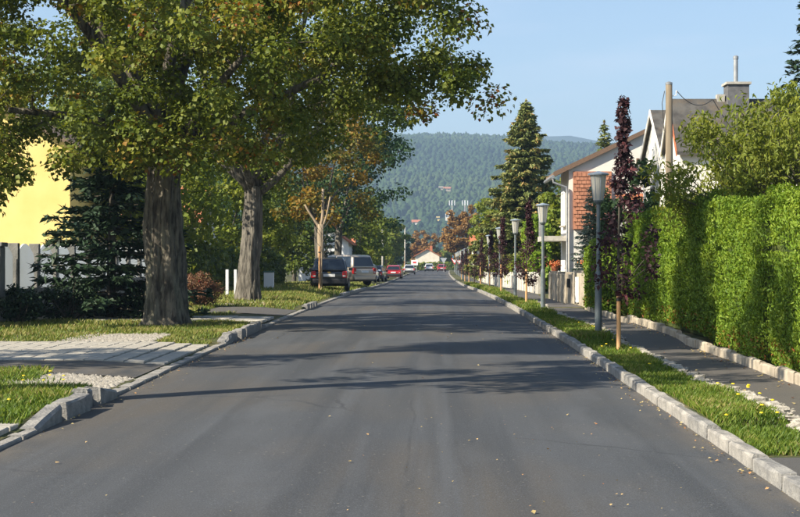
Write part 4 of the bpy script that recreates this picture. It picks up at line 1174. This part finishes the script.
aw = MB(); aw.add([(1.9, -.02, 4.45-oz), (3.1, -.02, 4.45-oz), (3.1, -.75, 4.15-oz), (1.9, -.75, 4.15-oz), (1.9, -.02, 4.40-oz), (3.1, -.02, 4.40-oz), (3.1, -.75, 4.10-oz), (1.9, -.75, 4.10-oz)], [(0,1,2,3),(7,6,5,4),(2,6,7,3),(0,3,7,4),(1,5,6,2)]); aw.build('awning', M['roofred'], h1)

# white house with twin gables to the street and dark steep roofs
h2 = empty('twin_gable_house', (8.0, 48, Z(8, 48)), label='white house with twin street gables, steep dark roofs and broad chimney behind the utility pole', cat='house')
ox, oy, oz = h2.location
XR = 6.6
poly = [(0, -.3), (8.3, -.3), (8.3, 5.3-oz), (5.6, 7.0-oz), (3.15, 5.3-oz), (1.45, 6.95-oz), (0, 5.35-oz)]
b = MB(); b.extrude(poly, 'x', 0, XR); b.build('wall', M['white'], h2)
def slope(ya, za, yb, zb, nm, x0=-.13, x1=XR+.15, th=.12):
    b = MB(); b.add([(x0, ya, za), (x1, ya, za), (x1, yb, zb), (x0, yb, zb), (x0, ya, za+th), (x1, ya, za+th), (x1, yb, zb+th), (x0, yb, zb+th)], [(0,3,2,1),(4,5,6,7),(0,1,5,4),(1,2,6,5),(2,3,7,6),(3,0,4,7)])
    return b.build(nm, M['roofdark'], h2)
e = .012
slope(-.22, 5.11-oz, 1.45, 6.95-oz+e, 'roof'); slope(3.13, 5.32-oz+e, 1.455, 6.95-oz+e, 'roof'); slope(3.17, 5.32-oz+e, 5.6, 7.0-oz+e, 'roof'); slope(8.6, 5.11-oz, 5.605, 7.0-oz+e, 'roof')
for (ya, za, yb, zb, mm) in ((-.22, 5.11, 1.45, 6.95, 'roofred'), (3.13, 5.32, 1.455, 6.95, 'white'), (3.17, 5.32, 5.6, 7.0, 'white'), (8.6, 5.11, 5.605, 7.0, 'white')):
    b = MB(); b.add([(-.165, ya, za-oz-.05), (-.165, yb, zb-oz-.05), (-.165, yb, zb-oz+.145), (-.165, ya, za-oz+.145), (-.133, ya, za-oz-.05), (-.133, yb, zb-oz-.05), (-.133, yb, zb-oz+.145), (-.133, ya, za-oz+.145)], [(0,1,2,3),(7,6,5,4),(0,4,5,1),(1,5,6,2),(2,6,7,3),(3,7,4,0)])
    b.build('verge_board', M[mm], h2)
ch = MB(); ch.box(1.75, 2.45, 1.1, 1.8, 6.6-oz, 7.52-oz); cho = ch.build('chimney', mat('chimney_slate', (.10, .10, .105), (.15, .15, .155), scale=6, rough=.8, bump=.3), h2)
ch = MB(); ch.box(1.69, 2.51, 1.04, 1.86, 7.522-oz, 7.60-oz); ch.build('chimney_cap', M['concrete'], cho)
ch = MB(); ch.lathe([(.075, 7.60-oz), (.075, 8.38-oz), (.09, 8.385-oz), (.09, 8.47-oz), (.05, 8.50-oz)], 12, (2.07, 1.4, 0)); ch.build('flue_pipe', M['zinc'], cho)
ch = MB(); ch.box(1.45, 1.70, 1.35, 1.65, 6.7-oz, 7.22-oz); ch.build('chimney_stub', M['concrete'], h2)
for (a, bb, c, dd_) in ((.9, 1.9, 3.2, 4.4), (4.9, 6.1, 3.2, 4.4), (.8, 2.0, .9, 2.2), (4.8, 6.2, .9, 2.2)): window(h2, 'x', 0, a, bb, c-oz, dd_-oz)
window(h2, 'x', 0, 5.3, 5.9, 5.2-oz, 5.8-oz, nx=1)
window(h2, 'y', 0, 1.2, 2.4, 3.2-oz, 4.4-oz); window(h2, 'y', 0, 3.6, 4.8, 3.2-oz, 4.4-oz)

h5 = empty('neighbour_house', (11.2, 44, Z(11, 44)), label='house with an orange tiled ridge showing above the walnut tree', cat='house')
ox, oy, oz = h5.location
b = MB(); b.extrude([(0, -.3), (7, -.3), (7, 4.3), (3.5, 6.1), (0, 4.3)], 'y', 0, 9); b.build('wall', M['white'], h5)
b = roof_slabs(h5, 'roofdark', 0, 7, 0, 9, 4.32, 6.12, 'y', over=.4)
c = MB(); c.tube([(3.5, -.42, 6.28), (3.5, 9.42, 6.28)], [.13, .13], 10); c.build('ridge_tiles', M['roofred'], b)
window(h5, 'y', 0, 1.0, 2.2, 1.2, 2.5); window(h5, 'y', 0, 4.4, 5.6, 1.2, 2.5); window(h5, 'y', 0, 2.6, 3.6, 3.4, 4.5)

# yellow house on the left
h3 = empty('yellow_house', (-13.2, 55, Z(-13, 55)), label='bright yellow rendered house behind the fence and maple leaves', cat='house')
b = MB(); b.extrude([(-11, -.3), (0, -.3), (0, 5.5), (-5.5, 8.2), (-11, 5.5)], 'y', 0, 9); b.build('wall', M['yellow'], h3)
roof_slabs(h3, 'roofbrown', -11, 0, 0, 9, 5.52, 8.22, 'y', over=.5)
for (a, bb, c, dd_) in ((-10, -8.7, 1.0, 2.4), (-8.8, -7.4, 3.7, 5.0), (-5.6, -4.2, 1.0, 2.4)): window(h3, 'y', 0, a, bb, c, dd_)
window(h3, 'x', 0, 1.5, 2.7, 1.0, 2.4, out=1); window(h3, 'x', 0, 5.5, 6.7, 1.0, 2.4, out=1); window(h3, 'x', 0, 5.5, 6.7, 3.7, 5.0, out=1)

def small_house(name, label, x, y, w, l, ev, rd, wm, rm, axis='x', rz=0, wins=True, z=None):
    h = empty(name, (x, y, Z(x, y) if z is None else z), rz, label=label, cat='house')
    if axis == 'x':
        b = MB(); b.extrude([(0, -.5), (l, -.5), (l, ev), (l/2, rd), (0, ev)], 'x', -w/2, w/2)
        b.build('wall', M[wm], h); roof_slabs(h, rm, -w/2, w/2, 0, l, ev+.02, rd+.02, 'x', over=.4)
    else:
        b = MB(); b.extrude([(-w/2, -.5), (w/2, -.5), (w/2, ev), (0, rd), (-w/2, ev)], 'y', 0, l)
        b.build('wall', M[wm], h); roof_slabs(h, rm, -w/2, w/2, 0, l, ev+.02, rd+.02, 'y', over=.4)
    if wins:
        for k in range(2):
            u = -w*.3 + k*w*.6
            window(h, 'y', 0, u-.6, u+.6, 1.0, 2.3)
    c = MB(); c.box(w*.1, w*.1+.6, l*.45, l*.45+.6, ev, rd+.8); c.build('chimney', M['roofred'], h)
    return h
small_house('garden_house', 'pale house with red roof above the beige van', -9.8, 138, 4.6, 8, 3.6, 5.2, 'fencewhite', 'roofred', 'y')
small_house('end_house', 'pinkish house with orange roof at the far end of the street', -.6, 338, 5.4, 6, 3.2, 4.7, 'cream', 'roofred', 'y', wins=False)
small_house('background_house', 'white house with brown roof among trees behind the old spruce', 13, 118, 9, 9, 3.4, 5.6, 'cream', 'roofbrown', 'x')
small_house('background_house', 'cream house behind the left garden trees', -22, 110, 10, 9, 4.4, 7.2, 'cream', 'roofred', 'x')
for k, (x, y, rf_, lb) in enumerate(((9, 170, 'roofred', 'house with red roof behind the yellowish birch'), (10, 205, 'roofbrown', 'house with brown roof hidden behind the rust coloured tree'), (-16, 230, 'roofred', 'red roofed house behind the far left trees'))):
    small_house('street_house', lb, x, y, 8, 9, 3.4, 5.4, 'white', rf_, 'x')

# ------------------------------------------------------------------ left fence with arched panels
fx = -10.2
k = 0
fence = empty('panel_fence', (fx, 33, Z(fx, 33)), label='fence of arched white panels between concrete posts on a low wall', cat='fence')
L = fence.location
arch = []
for i in range(13):
    t = i/12; arch.append((.06 + 1.62*t, 1.55 + .30*math.sin(math.pi*t)))
pm = None
y = 31.0
while y < 62:
    zb = Z(fx, y) - L.z
    w = MB(); w.box(-.12, .12, y-L.y, y+1.94-L.y, zb-.2, zb+.72); w.build('base_wall', M['oldconc'], fence, bevel=.01)
    p = MB(); p.box(-.13, .13, y+1.942-L.y-.17, y+1.942-L.y+.0, zb+.722, zb+1.86); p.build('post', M['oldconc'], fence, bevel=.015)
    a = MB(); a.extrude([(.05, .726)] + arch + [(1.69, .726)], 'x', -.02, .02)
    a.v = [(vx, vy + y + .03 - L.y, vz + zb) for (vx, vy, vz) in a.v]
    a.build('panel', M['fencepanel'], fence)
    y += 1.95
post = empty('gate_pillar', (-10.05, 34.6, Z(-10, 34.6)), label='dark concrete pillar at the left picture edge before the fence', cat='pillar')
b = MB(); b.box(-.2, .2, -.2, .2, -.2, 1.75); b.build('shaft', M['oldconc'], post, bevel=.02)
b = MB(); b.box(-.25, .25, -.25, .25, 1.752, 1.85); b.build('cap', M['oldconc'], post, bevel=.02)
cab = empty('electric_cabinet', (-7.3, 68, Z(-7.3, 68)), label='white utility cabinet on the grass right of the second maple', cat='cabinet')
b = MB(); b.box(-.22, .22, -.15, .15, -.1, .78); b.build('body', M['signwhite'], cab, bevel=.01)
b = MB(); b.box(-.25, .25, -.18, .18, .782, .84); b.build('lid', M['green_box'], cab, bevel=.01)
b = MB(); b.box(-.19, .19, -.165, -.152, .05, .72); b.build('door', M['plate'], cab)
gp = empty('white_gate', (-7.35, 54, Z(-7.3, 54)), label='white garden gate posts glimpsed left of the second maple', cat='gate')
for k in range(2):
    b = MB(); b.box(k*.30, k*.30+.10, -.05, .05, -.1, .95); b.build('post', M['fencewhite'], gp, bevel=.01)

# ------------------------------------------------------------------ right garden wall
gw = empty('garden_wall', (4.72, 45.3, Z(4.7, 45.3)), label='pale concrete garden wall with letter box before the balcony house', cat='wall')
L = gw.location
y = 45.3; i = 0
while y < 59:
    zb = Z(4.72, y) - L.z
    b = MB(); b.box(-.0, .2, y-L.y, y+1.46-L.y, zb-.2, zb+1.02); b.build('wall_panel', M['walltan'], gw, bevel=.012)
    if i % 2 == 0:
        b = MB(); b.box(-.05, .25, y-L.y-.15, y-L.y-.006, zb-.2, zb+1.10); b.build('pillar', M['walltan'], gw, bevel=.012)
    y += 1.62; i += 1
b = MB(); b.box(-.085, -.003, 5.2, 5.55, .55, .85); b.build('letter_box', M['trim'], gw, bevel=.01)
b = MB(); b.box(-.07, -.004, 2.2, 2.75, .12, .93); b.build('meter_door', M['signwhite'], gw, bevel=.01)
for k, (x, y) in enumerate(((4.85, 58.4), (4.82, 45.6))):
    z = Z(x, y) + 1.1
    pt = empty('flower_pot', (x, y, z-.08), label=('terracotta pot of orange flowers at the far end of the garden wall', 'terracotta pot of orange flowers on the wall by the thuja column')[k], cat='flower pot', group='flower pots on the garden wall')
    b = MB(); b.lathe([(.10, 0), (.15, .22), (.16, .25), (.13, .25)], 14); b.build('pot', M['roofred'], pt)
    rr = np.random.default_rng(k); n = 120
    P = rr.normal(size=(n, 3))*np.array([.13, .13, .08]) + np.array([0, 0, .36])
    V, F = kites(P, np.full(n, .06), rr.normal(size=(n, 3)) + np.array([0, 0, .6]), aspect=.9, seed=k)
    np_mesh('blossom', V, F, M['flower'], pt, rnd=np.repeat(rr.random(n), 2))
for k, (y0, y1, lb) in enumerate(((66, 84, 'low pale wall below the thuja screen'), (86, 112, 'low pale wall under the old spruce'), (114, 146, 'distant low wall along the right pavement'))):
    w = empty('low_wall', (4.75, y0, Z(4.75, y0)), label=lb, cat='wall')
    y = y0
    while y < y1:
        zb = Z(4.75, y) - w.location.z
        b = MB(); b.box(0, .18, y-y0, y-y0+1.9, zb-.2, zb+.75); b.build('wall_panel', M['concrete'], w)
        b = MB(); b.box(-.03, .21, y-y0+1.905, y-y0+2.15, zb-.2, zb+.95); b.build('pillar', M['white'], w)
        y += 2.16

# ------------------------------------------------------------------ cars
def wheel(parent, x, y, r, w, side):
    t = MB(); t.lathe([(r*.66, -w/2), (r*.93, -w/2), (r, -w*.32), (r, w*.32), (r*.93, w/2), (r*.66, w/2)], 24, (x, y, r), 'x'); to = t.build('wheel', M['rubber'], parent, smooth=False)
    rm = MB(); xo = x + side*(w/2-.03)
    rm.lathe([(r*.655, -.02), (r*.66, .012), (r*.55, .018), (r*.52, -.01)], 24, (xo, y, r), 'x')
    for k in range(5):
        a = 2*math.pi*k/5
        rm.tube([(xo, y, r), (xo, y+r*.56*math.cos(a), r+r*.56*math.sin(a))], [.05*r/.31, .035*r/.31], 6)
    rm.build('rim', M['rim'], to)

def car(name, label, x, y, yaw, paint, L=4.0, W=1.76, H=1.52, kind='hatch', plate=True, z=None, badge=False):
    root = empty(name, (x, y, Z(x, y) if z is None else z), yaw, label=label, cat='car')
    hw = W/2; k = H/1.52
    belt = .93*k if kind != 'van' else 1.02*(H/1.75)
    # lower body stations, y from the rear
    if kind == 'sedan': nose = .78*belt
    else: nose = .80*belt
    st = [(0, .42, belt*.86, .84), (.05, .34, belt*.93, .93), (.25, .26, belt*.985, .985), (.22*L, .22, belt, 1), (.5*L, .2, belt*.995, 1), (.70*L, .22, belt*.97, .99), (.80*L, .24, belt*.92, .97), (.93*L, .28, nose, .92), (.985*L, .36, nose*.9, .83), (L, .42, nose*.78, .74)]
    nk = 10
    vs, fs = [], []
    for (yy, zb, zt, f) in st:
        h_ = hw*f
        ring = [(-h_*.90, zb), (-h_*.97, zb+.10), (-h_, zb+(zt-zb)*.55), (-h_*.985, zt-.07), (-h_*.92, zt)]
        ring = ring + [(-a, c) for a, c in reversed(ring)]
        vs += [(a, yy-L/2, c) for a, c in ring]
    for i in range(len(st)-1):
        for j in range(nk): fs.append((i*nk+j, i*nk+(j+1) % nk, (i+1)*nk+(j+1) % nk, (i+1)*nk+j))
    fs.append(tuple(reversed(range(nk)))); fs.append(tuple((len(st)-1)*nk+j for j in range(nk)))
    MB().add(vs, fs).build('body', M[paint], root, smooth=True, bevel=.03)
    # greenhouse
    if kind == 'van': P = [(.06, belt*.97), (.30, H*.97), (.9, H), (.60*L, H*.985), (.80*L, belt*.97)]
    elif kind == 'sedan': P = [(.14*L, belt*.97), (.28*L, H*.96), (.42*L, H), (.52*L, H*.985), (.72*L, belt*.97)]
    else: P = [(.06, belt*.97), (.36, H*.955), (.9, H), (.50*L, H*.985), (.73*L, belt*.97)]
    wb, wt = hw*.93, hw*.74
    def half(zv): return wb + (wt-wb)*(zv-belt)/(H-belt)
    n = len(P); vs = []
    for (yy, zz) in P: vs += [(-half(zz), yy-L/2, zz), (half(zz), yy-L/2, zz)]
    fs = [tuple(2*i for i in range(n)), tuple(2*i+1 for i in reversed(range(n)))]
    for i in range(n-1): fs.append((2*i, 2*i+1, 2*i+3, 2*i+2))
    fs.append((2*n-2, 2*n-1, 1, 0))
    MB().add(vs, fs).build('cabin', M[paint], root, smooth=True, bevel=.09, seg=3)
    def panel(nm, quad, m, off, th=.006):
        q = [Vector(p) for p in quad]; nn = (q[1]-q[0]).cross(q[2]-q[0]).normalized()
        if nn.dot(Vector(off)) < 0: nn = -nn
        a = [p + nn*th for p in q]; b_ = [p - nn*.02 for p in q]; c = len(q)
        return MB().add(a+b_, [tuple(range(c)), tuple(reversed(range(c, 2*c)))] + [(i, (i+1) % c, c+(i+1) % c, c+i) for i in range(c)]).build(nm, M[m], root)
    def lerp2(i, t): return (P[i][0]+(P[i+1][0]-P[i][0])*t, P[i][1]+(P[i+1][1]-P[i][1])*t)
    (ya, za), (yb, zb) = lerp2(0, .14), lerp2(0, .88)
    panel('rear_window', [(-half(za)*.90, ya-L/2, za), (half(za)*.90, ya-L/2, za), (half(zb)*.86, yb-L/2, zb), (-half(zb)*.86, yb-L/2, zb)], 'carglass', (0, -1, .3))
    (ya, za), (yb, zb) = lerp2(n-2, .10), lerp2(n-2, .9)
    panel('windscreen', [(-half(za)*.88, ya-L/2, za), (half(za)*.88, ya-L/2, za), (half(zb)*.92, yb-L/2, zb), (-half(zb)*.92, yb-L/2, zb)], 'carglass', (0, 1, .3))
    zt, zl = H*.945, belt*1.02
    def edge_y(i, zz):
        (a, b), (c, d_) = P[i], P[i+1]; return a + (c-a)*(zz-b)/(d_-b)
    yr0, yr1, yf0, yf1 = edge_y(0, zl)+.22, edge_y(0, zt)+.16, edge_y(n-2, zl)-.22, edge_y(n-2, zt)-.10
    ym = (yr0+yf0)/2+.02
    for sg in (-1, 1):
        panel('side_window', [(sg*half(zl), yr0-L/2, zl), (sg*half(zl), ym-.05-L/2, zl), (sg*half(zt), ym-.05-L/2, zt), (sg*half(zt), yr1-L/2, zt)], 'carglass', (sg, 0, .2))
        panel('side_window', [(sg*half(zl), ym+.05-L/2, zl), (sg*half(zl), yf0-L/2, zl), (sg*half(zt), yf1-L/2, zt), (sg*half(zt), ym+.05-L/2, zt)], 'carglass', (sg, 0, .2))
        t = MB(); t.box(*sorted((sg*hw*.70, sg*hw*.95)), -L/2-.02, -L/2+.16, belt*.64, belt*.97); tl = t.build('tail_light', M['tailred'], root, bevel=.03)
        t = MB(); t.box(*sorted((sg*hw*.72, sg*hw*.86)), -L/2-.026, -L/2-.0, belt*.70, belt*.77); t.build('reverse_lens', M['lampclear'], tl)
        t = MB(); t.box(*sorted((sg*hw*.52, sg*hw*.86)), L/2-.16, L/2-.03, nose*.72, nose*.90); t.build('headlight', M['lampclear'], root, bevel=.02)
        t = MB(); t.box(*sorted((sg*hw*.96, sg*(hw+.17))), .20*L-.09, .20*L+.02, belt*.98, belt*1.13); t.build('mirror', M[paint], root, bevel=.03)
        for yy in (-L/2+.19*L, L/2-.19*L):
            a = MB(); a.lathe([(.37, -.01), (.37, .012), (.34, .014)], 22, (sg*hw*.985, yy, .32), 'x'); a.build('wheel_arch', M['trim'], root)
            wheel(root, sg*(hw-.09), yy, .315, .2, sg)
    t = MB(); t.box(-hw*.86, hw*.86, -L/2-.045, -L/2+.10, .34, .56); t.build('rear_bumper', M['trim' if kind != 'van' else paint], root, bevel=.03)
    t = MB(); t.box(-hw*.78, hw*.78, L/2-.14, L/2+.03, .28, .48); t.build('front_bumper', M['trim'], root, bevel=.03)
    if plate:
        t = MB(); t.box(-.27, .27, -L/2-.03, -L/2-.012, belt*.70, belt*.70+.13); t.build('number_plate', M['plate'], root)
    if badge:
        t = MB(); t.extrude([(-.10, belt*.90), (-.04, belt*.90), (-.03, belt*.885), (.03, belt*.885), (.04, belt*.90), (.10, belt*.90), (.085, belt*.93), (.03, belt*.93), (.02, belt*.945), (-.02, belt*.945), (-.03, belt*.93), (-.085, belt*.93)], 'y', -L/2-.045, -L/2-.01); t.build('badge', M['gold'], root)
    return root
car('parked_car', 'black hatchback parked on the grass, seen from behind', -4.75, 71.6, R(2), 'car_black', 3.9, 1.76, 1.56, badge=True)
car('parked_van', 'beige people carrier parked behind the black hatchback', -5.45, 92.5, R(40), 'car_beige', 4.7, 1.85, 1.85, 'van')
car('parked_car', 'silver blue hatchback parked right of the beige van', -5.2, 125, R(-4), 'car_blue', 4.1, 1.72, 1.5)
car('parked_car', 'dark car parked ahead of the silver blue hatchback', -5.05, 140, R(-5), 'car_dark', 4.2, 1.75, 1.5)
car('parked_car', 'bright red hatchback parked farther along the left kerb', -3.95, 166, R(-2), 'car_red', 3.9, 1.72, 1.5)
car('parked_car', 'grey car parked beyond the red hatchback', -3.1, 226, R(0), 'car_silver', 4.1, 1.72, 1.45)
car('moving_car', 'red car driving away at the far end of the road', float(cx(296))+1.7, 296, R(0), 'car_red', 4.0, 1.75, 1.5, z=float(road_z(296)))
car('moving_car', 'white car at the far end of the road beside the red one', float(cx(305))-.9, 305, R(0), 'car_white', 4.3, 1.8, 1.6, z=float(road_z(305)))

for o in list(COL.objects):
    if o.parent is None and o.name.startswith('parked_car'): o['group'] = 'cars parked on the left verge'

# ------------------------------------------------------------------ signs at the far junction
def yield_sign(x, y, h, s, label, red=True, top=None):
    root = empty('road_sign', (x, y, Z(x, y)), label=label, cat='road sign')
    p = MB(); p.lathe([(.04, -.1), (.04, h+s*.9)], 8); p.build('post', M['zinc'], root)
    def tri(sc, ya, yb, nm, m):
        c = h + s*.58
        MB().extrude([(-s*.5*sc, c+s*.29*sc), (s*.5*sc, c+s*.29*sc), (0, c-s*.58*sc)], 'y', ya, yb).build(nm, M[m], root)
    tri(1.0, -.07, -.045, 'plate', 'signred' if red else 'signback')
    if red: tri(.68, -.078, -.072, 'inner_panel', 'signwhite')
    if top:
        b = MB(); b.box(-.35, .35, -.07, -.045, h+s*.95, h+s*.95+.6); b.build('top_plate', M[top], root)
yield_sign(2.6, 285, 1.5, 1.25, 'grey triangular sign back at the far end of the road', False)
yield_sign(float(cx(272))+4.2, 272, 1.35, 1.3, 'red and white triangular give way sign on the far right verge', True, 'signblue')
yield_sign(float(cx(255))+4.9, 255, 1.3, 1.0, 'smaller red and white triangular sign behind the far lamps', True)
bb = empty('notice_board', (-3.0, 290, Z(-3.0, 290)), label='small white board with red print at the left end of the street', cat='sign')
for sx in (-.4, .4):
    b = MB(); b.lathe([(.04, -.1), (.04, 1.6)], 8, (sx, 0, 0)); b.build('post', M['zinc'], bb)
b = MB(); b.box(-.65, .65, -.06, -.042, 1.2, 2.2); b.build('panel', M['signwhite'], bb)
b = MB(); b.box(-.3, .35, -.066, -.062, 1.55, 1.9); b.build('print', M['signred'], bb)

# ------------------------------------------------------------------ hills, forest and town
def hill_z(x, y):
    x = np.asarray(x, float); y = np.asarray(y, float)
    t = np.clip((y-950)/(2500-950), 0, 1)
    base = 205*(.25*t + .75*t*t*(3-2*t))
    rav = 1 + .07*np.sin(x*.006+1.0+y*.0012) + .05*np.sin(x*.013+.5)*t
    und = 6*np.sin(x*.011+y*.006)*np.sin(y*.008)*np.clip(4*t, 0, 1)
    return base*rav*np.where(y > 2500, np.clip(1-(y-2500)/1600, .3, 1), 1) - 8*np.clip((x-100)/500, -1, 1)*t + und
hx = np.linspace(-1500, 1600, 70); hy = np.concatenate([np.linspace(940, 2600, 60), [2800, 3100, 3400]])
D_, X_ = np.meshgrid(hy, hx, indexing='ij'); V = np.stack([X_, D_, hill_z(X_, D_) - .5], -1).reshape(-1, 3)
n, k = len(hy), len(hx); i = np.arange(n-1)[:, None]*k + np.arange(k-1)[None]
tag(np_mesh('hills', V, np.stack([i, i+1, i+1+k, i+k], -1).reshape(-1, 4), M['hill'], smooth=True), kind='structure')
# pale distant ridge
fxs = np.linspace(-4000, 4500, 90); cr = 330 + 24*np.exp(-((fxs-360)/110)**2) + 5*np.sin(fxs*.006) - 14*np.clip((fxs-520)/700, 0, 1)
V = np.concatenate([np.stack([fxs, np.full(90, 3450.), np.full(90, -2.)], -1), np.stack([fxs, np.full(90, 4200.), cr], -1), np.stack([fxs, np.full(90, 4900.), cr*.4], -1)])
i = np.arange(89); F = np.concatenate([np.stack([i, i+1, i+91, i+90], -1), np.stack([i+90, i+91, i+181, i+180], -1)])
tag(np_mesh('far_hills', V, F, M['hill'], smooth=True), kind='structure')

def at(px, py, d): return ((px-430)*d/1500, d, 1.7-(py-262)*d/1500)
def ground_hit(px, py, x0=960, x1=2490):
    best = min(np.arange(x0, x1, 4.0), key=lambda d: abs(1.7-(py-262)*d/1500 - float(hill_z((px-430)*d/1500, d))))
    return float(best)
def town(name, label, px, py, hpx, wpx, wm, roof=None, lift=6.0):
    """px, py: top of the wall in picture terms; stands on the hillside"""
    d = ground_hit(px, py+hpx) ; s = d/1500
    x, y, zt = at(px, py, d); w = wpx*s; h = hpx*s; l = max(w*.8, 6)
    root = empty(name, (x, y, zt-h), label=label, cat='building')
    b = MB(); b.box(-w/2, w/2, 0, l, -12, h); b.build('wall', M[wm], root)
    if roof: roof_slabs(root, roof, -w/2, w/2, 0, l, h+.02, h+w*.22, 'x', over=.5, th=.4)
    for c in (-.25, .25):
        g = MB(); g.box(c*w-.8, c*w+.8, -.06, -.01, h*.45, h*.8); g.build('window', M['glass'], root)
    CLEAR.append((x, y, w))
    return root
CLEAR = []
town('white_block', 'white tower block below the telecom masts on the hillside', 448, 213, 7.5, 5.2, 'white')
town('yellow_block', 'yellow building on the lower hillside left of the white block', 438, 216.5, 5, 3.6, 'yellow')
town('hillside_house', 'beige house with tiled roof high on the wooded hillside', 447, 188.5, 2.4, 7, 'walltan', 'tile')
town('hillside_house', 'small beige house at the left of the hillside clearing', 441, 187.5, 2, 4, 'walltan', 'walltan')
town('hillside_house', 'pale house with red roof at the hill foot left of the road', 416.5, 222, 2.5, 9, 'white', 'roofred')
def mast(label, px, py, pb):
    d = ground_hit(px, pb)
    x, y, zt = at(px, py, d); zb = float(hill_z(x, y)) - 1
    root = empty('telecom_mast', (x, y, zb), label=label, cat='mast'); h = zt-zb
    for sx, sy in ((-.5, -.5), (.5, -.5), (.5, .5), (-.5, .5)):
        b = MB(); b.tube([(sx*1.6, sy*1.6, -1), (sx, sy, h)], [.14, .1], 6); b.build('leg', M['signwhite'], root)
    for kk in range(int(h/3)):
        b = MB(); b.box(-.62, .62, -.62, .62, 2+kk*3, 2.25+kk*3); b.build('brace', M['signred'], root)
    for a in (-2.4, 0, 2.4):
        b = MB(); b.box(a-.35, a+.35, -.95, -.64, h-5, h-.4); b.build('antenna', M['signwhite'], root)
    b = MB(); b.box(-2.7, 2.7, -.635, -.5, h-3, h-2.7); b.build('crossarm', M['zinc'], root)
mast('red and white telecom mast above the white block', 452, 200, 221)
mast('single pale telecom mast right of the red one', 465, 200, 221)

r = np.random.default_rng(900)
nx = 40000
ty = 960 + 1560*r.random(nx)**.8; tx = ty*(r.uniform(-.24, .26, nx)) + 0
kp = np.ones(nx, bool)
for (hx_, hy_, hw_) in CLEAR: kp &= ~((np.abs(tx - hx_) < hw_*.5+3.5) & (ty > hy_-40) & (ty < hy_+20))
tx, ty = tx[kp], ty[kp]; nx = len(tx)
ts = r.uniform(2.4, 4.6, nx)*(.75 + .35*(ty/2500)); th = ts*r.uniform(1.5, 2.6, nx)
ring = np.array([(math.cos(a), math.sin(a)) for a in np.linspace(0, 2*math.pi, 6)[:-1]])
tmpl = np.concatenate([np.c_[ring*.75, np.full(5, .10)], np.c_[ring@np.array([[.8, -.6], [.6, .8]]), np.full(5, .45)], np.c_[ring*.62, np.full(5, .78)], [[0, 0, 1.0]]])
tf = []
for a in range(2):
    for j in range(5):
        p, q_ = a*5+j, a*5+(j+1) % 5; tf += [(p, q_, q_+5), (p, q_+5, p+5)]
for j in range(5): tf.append((10+j, 10+(j+1) % 5, 15))
tf = np.array(tf)
V = tmpl[None]*np.stack([ts, ts, th], -1)[:, None, :]*r.uniform(.78, 1.25, (nx, 16, 3))
V += np.stack([tx, ty, hill_z(tx, ty)-1.0], -1)[:, None, :]
F = (np.arange(nx)[:, None, None]*16 + tf[None]).reshape(-1, 3)
tone = np.clip(.45 + .3*np.sin(tx*.013+1)*np.sin(ty*.009) + .16*r.normal(size=nx), 0, 1)
tag(np_mesh('hillside_forest', V.reshape(-1, 3), F, M['farleaf'], rnd=np.repeat(tone, len(tf))), 'dense wooded hillside closing the view', 'forest', kind='stuff')
# mid-distance tree belt between street end and hill: each crown on its own
r = np.random.default_rng(77)
spots = [(-22, 400, 9, 'green tree far left behind the street end'), (-12, 420, 8, 'small dark tree behind the russet tree'), (9, 400, 7, 'light tree just right of the pink roofed house'), (17, 385, 9, 'dark tree behind the far give way sign'),
 (26, 330, 9, 'blue green tree right of the rust coloured tree'), (38, 400, 10, 'bright tree behind the thuja screen'), (-48, 420, 10, 'tall tree far left behind the cream house'), (0, 470, 8, 'dark tree closing the street axis before the hill'),
 (-45, 300, 9, 'bright tree behind the far left gardens'), (44, 300, 9, 'green tree far behind the gabled house'), (-30, 240, 7, 'blue green tree behind the red roofed left house'), (30, 215, 7, 'bright tree behind the brown roofed house')]
for i, (x, y, h, lb) in enumerate(spots):
    simple_tree('background_tree', lb, x, y, h*.55, h*.5, h*.48, 70, 45, h*.075, ('maple2', 'teal', 'bright')[i % 3], 1000+i, .3, 'background trees beyond the street end')

# ------------------------------------------------------------------ haze
hz = MB(); hz.box(-9500, 9500, -450, 9500, -14, 372)
ho = hz.build('haze', None); tag(ho, 'thin bluish autumn haze', 'haze', kind='stuff')
hm_ = bpy.data.materials.new('haze_air'); hm_.use_nodes = True
t = hm_.node_tree; t.nodes.remove(t.nodes['Principled BSDF'])
pv = node(t, 'ShaderNodeVolumePrincipled'); pv.inputs['Color'].default_value = (.52, .72, 1.0, 1); pv.inputs['Density'].default_value = .00028; pv.inputs['Anisotropy'].default_value = 0.2
t.links.new(pv.outputs[0], t.nodes['Material Output'].inputs['Volume'])
ho.data.materials.append(hm_)
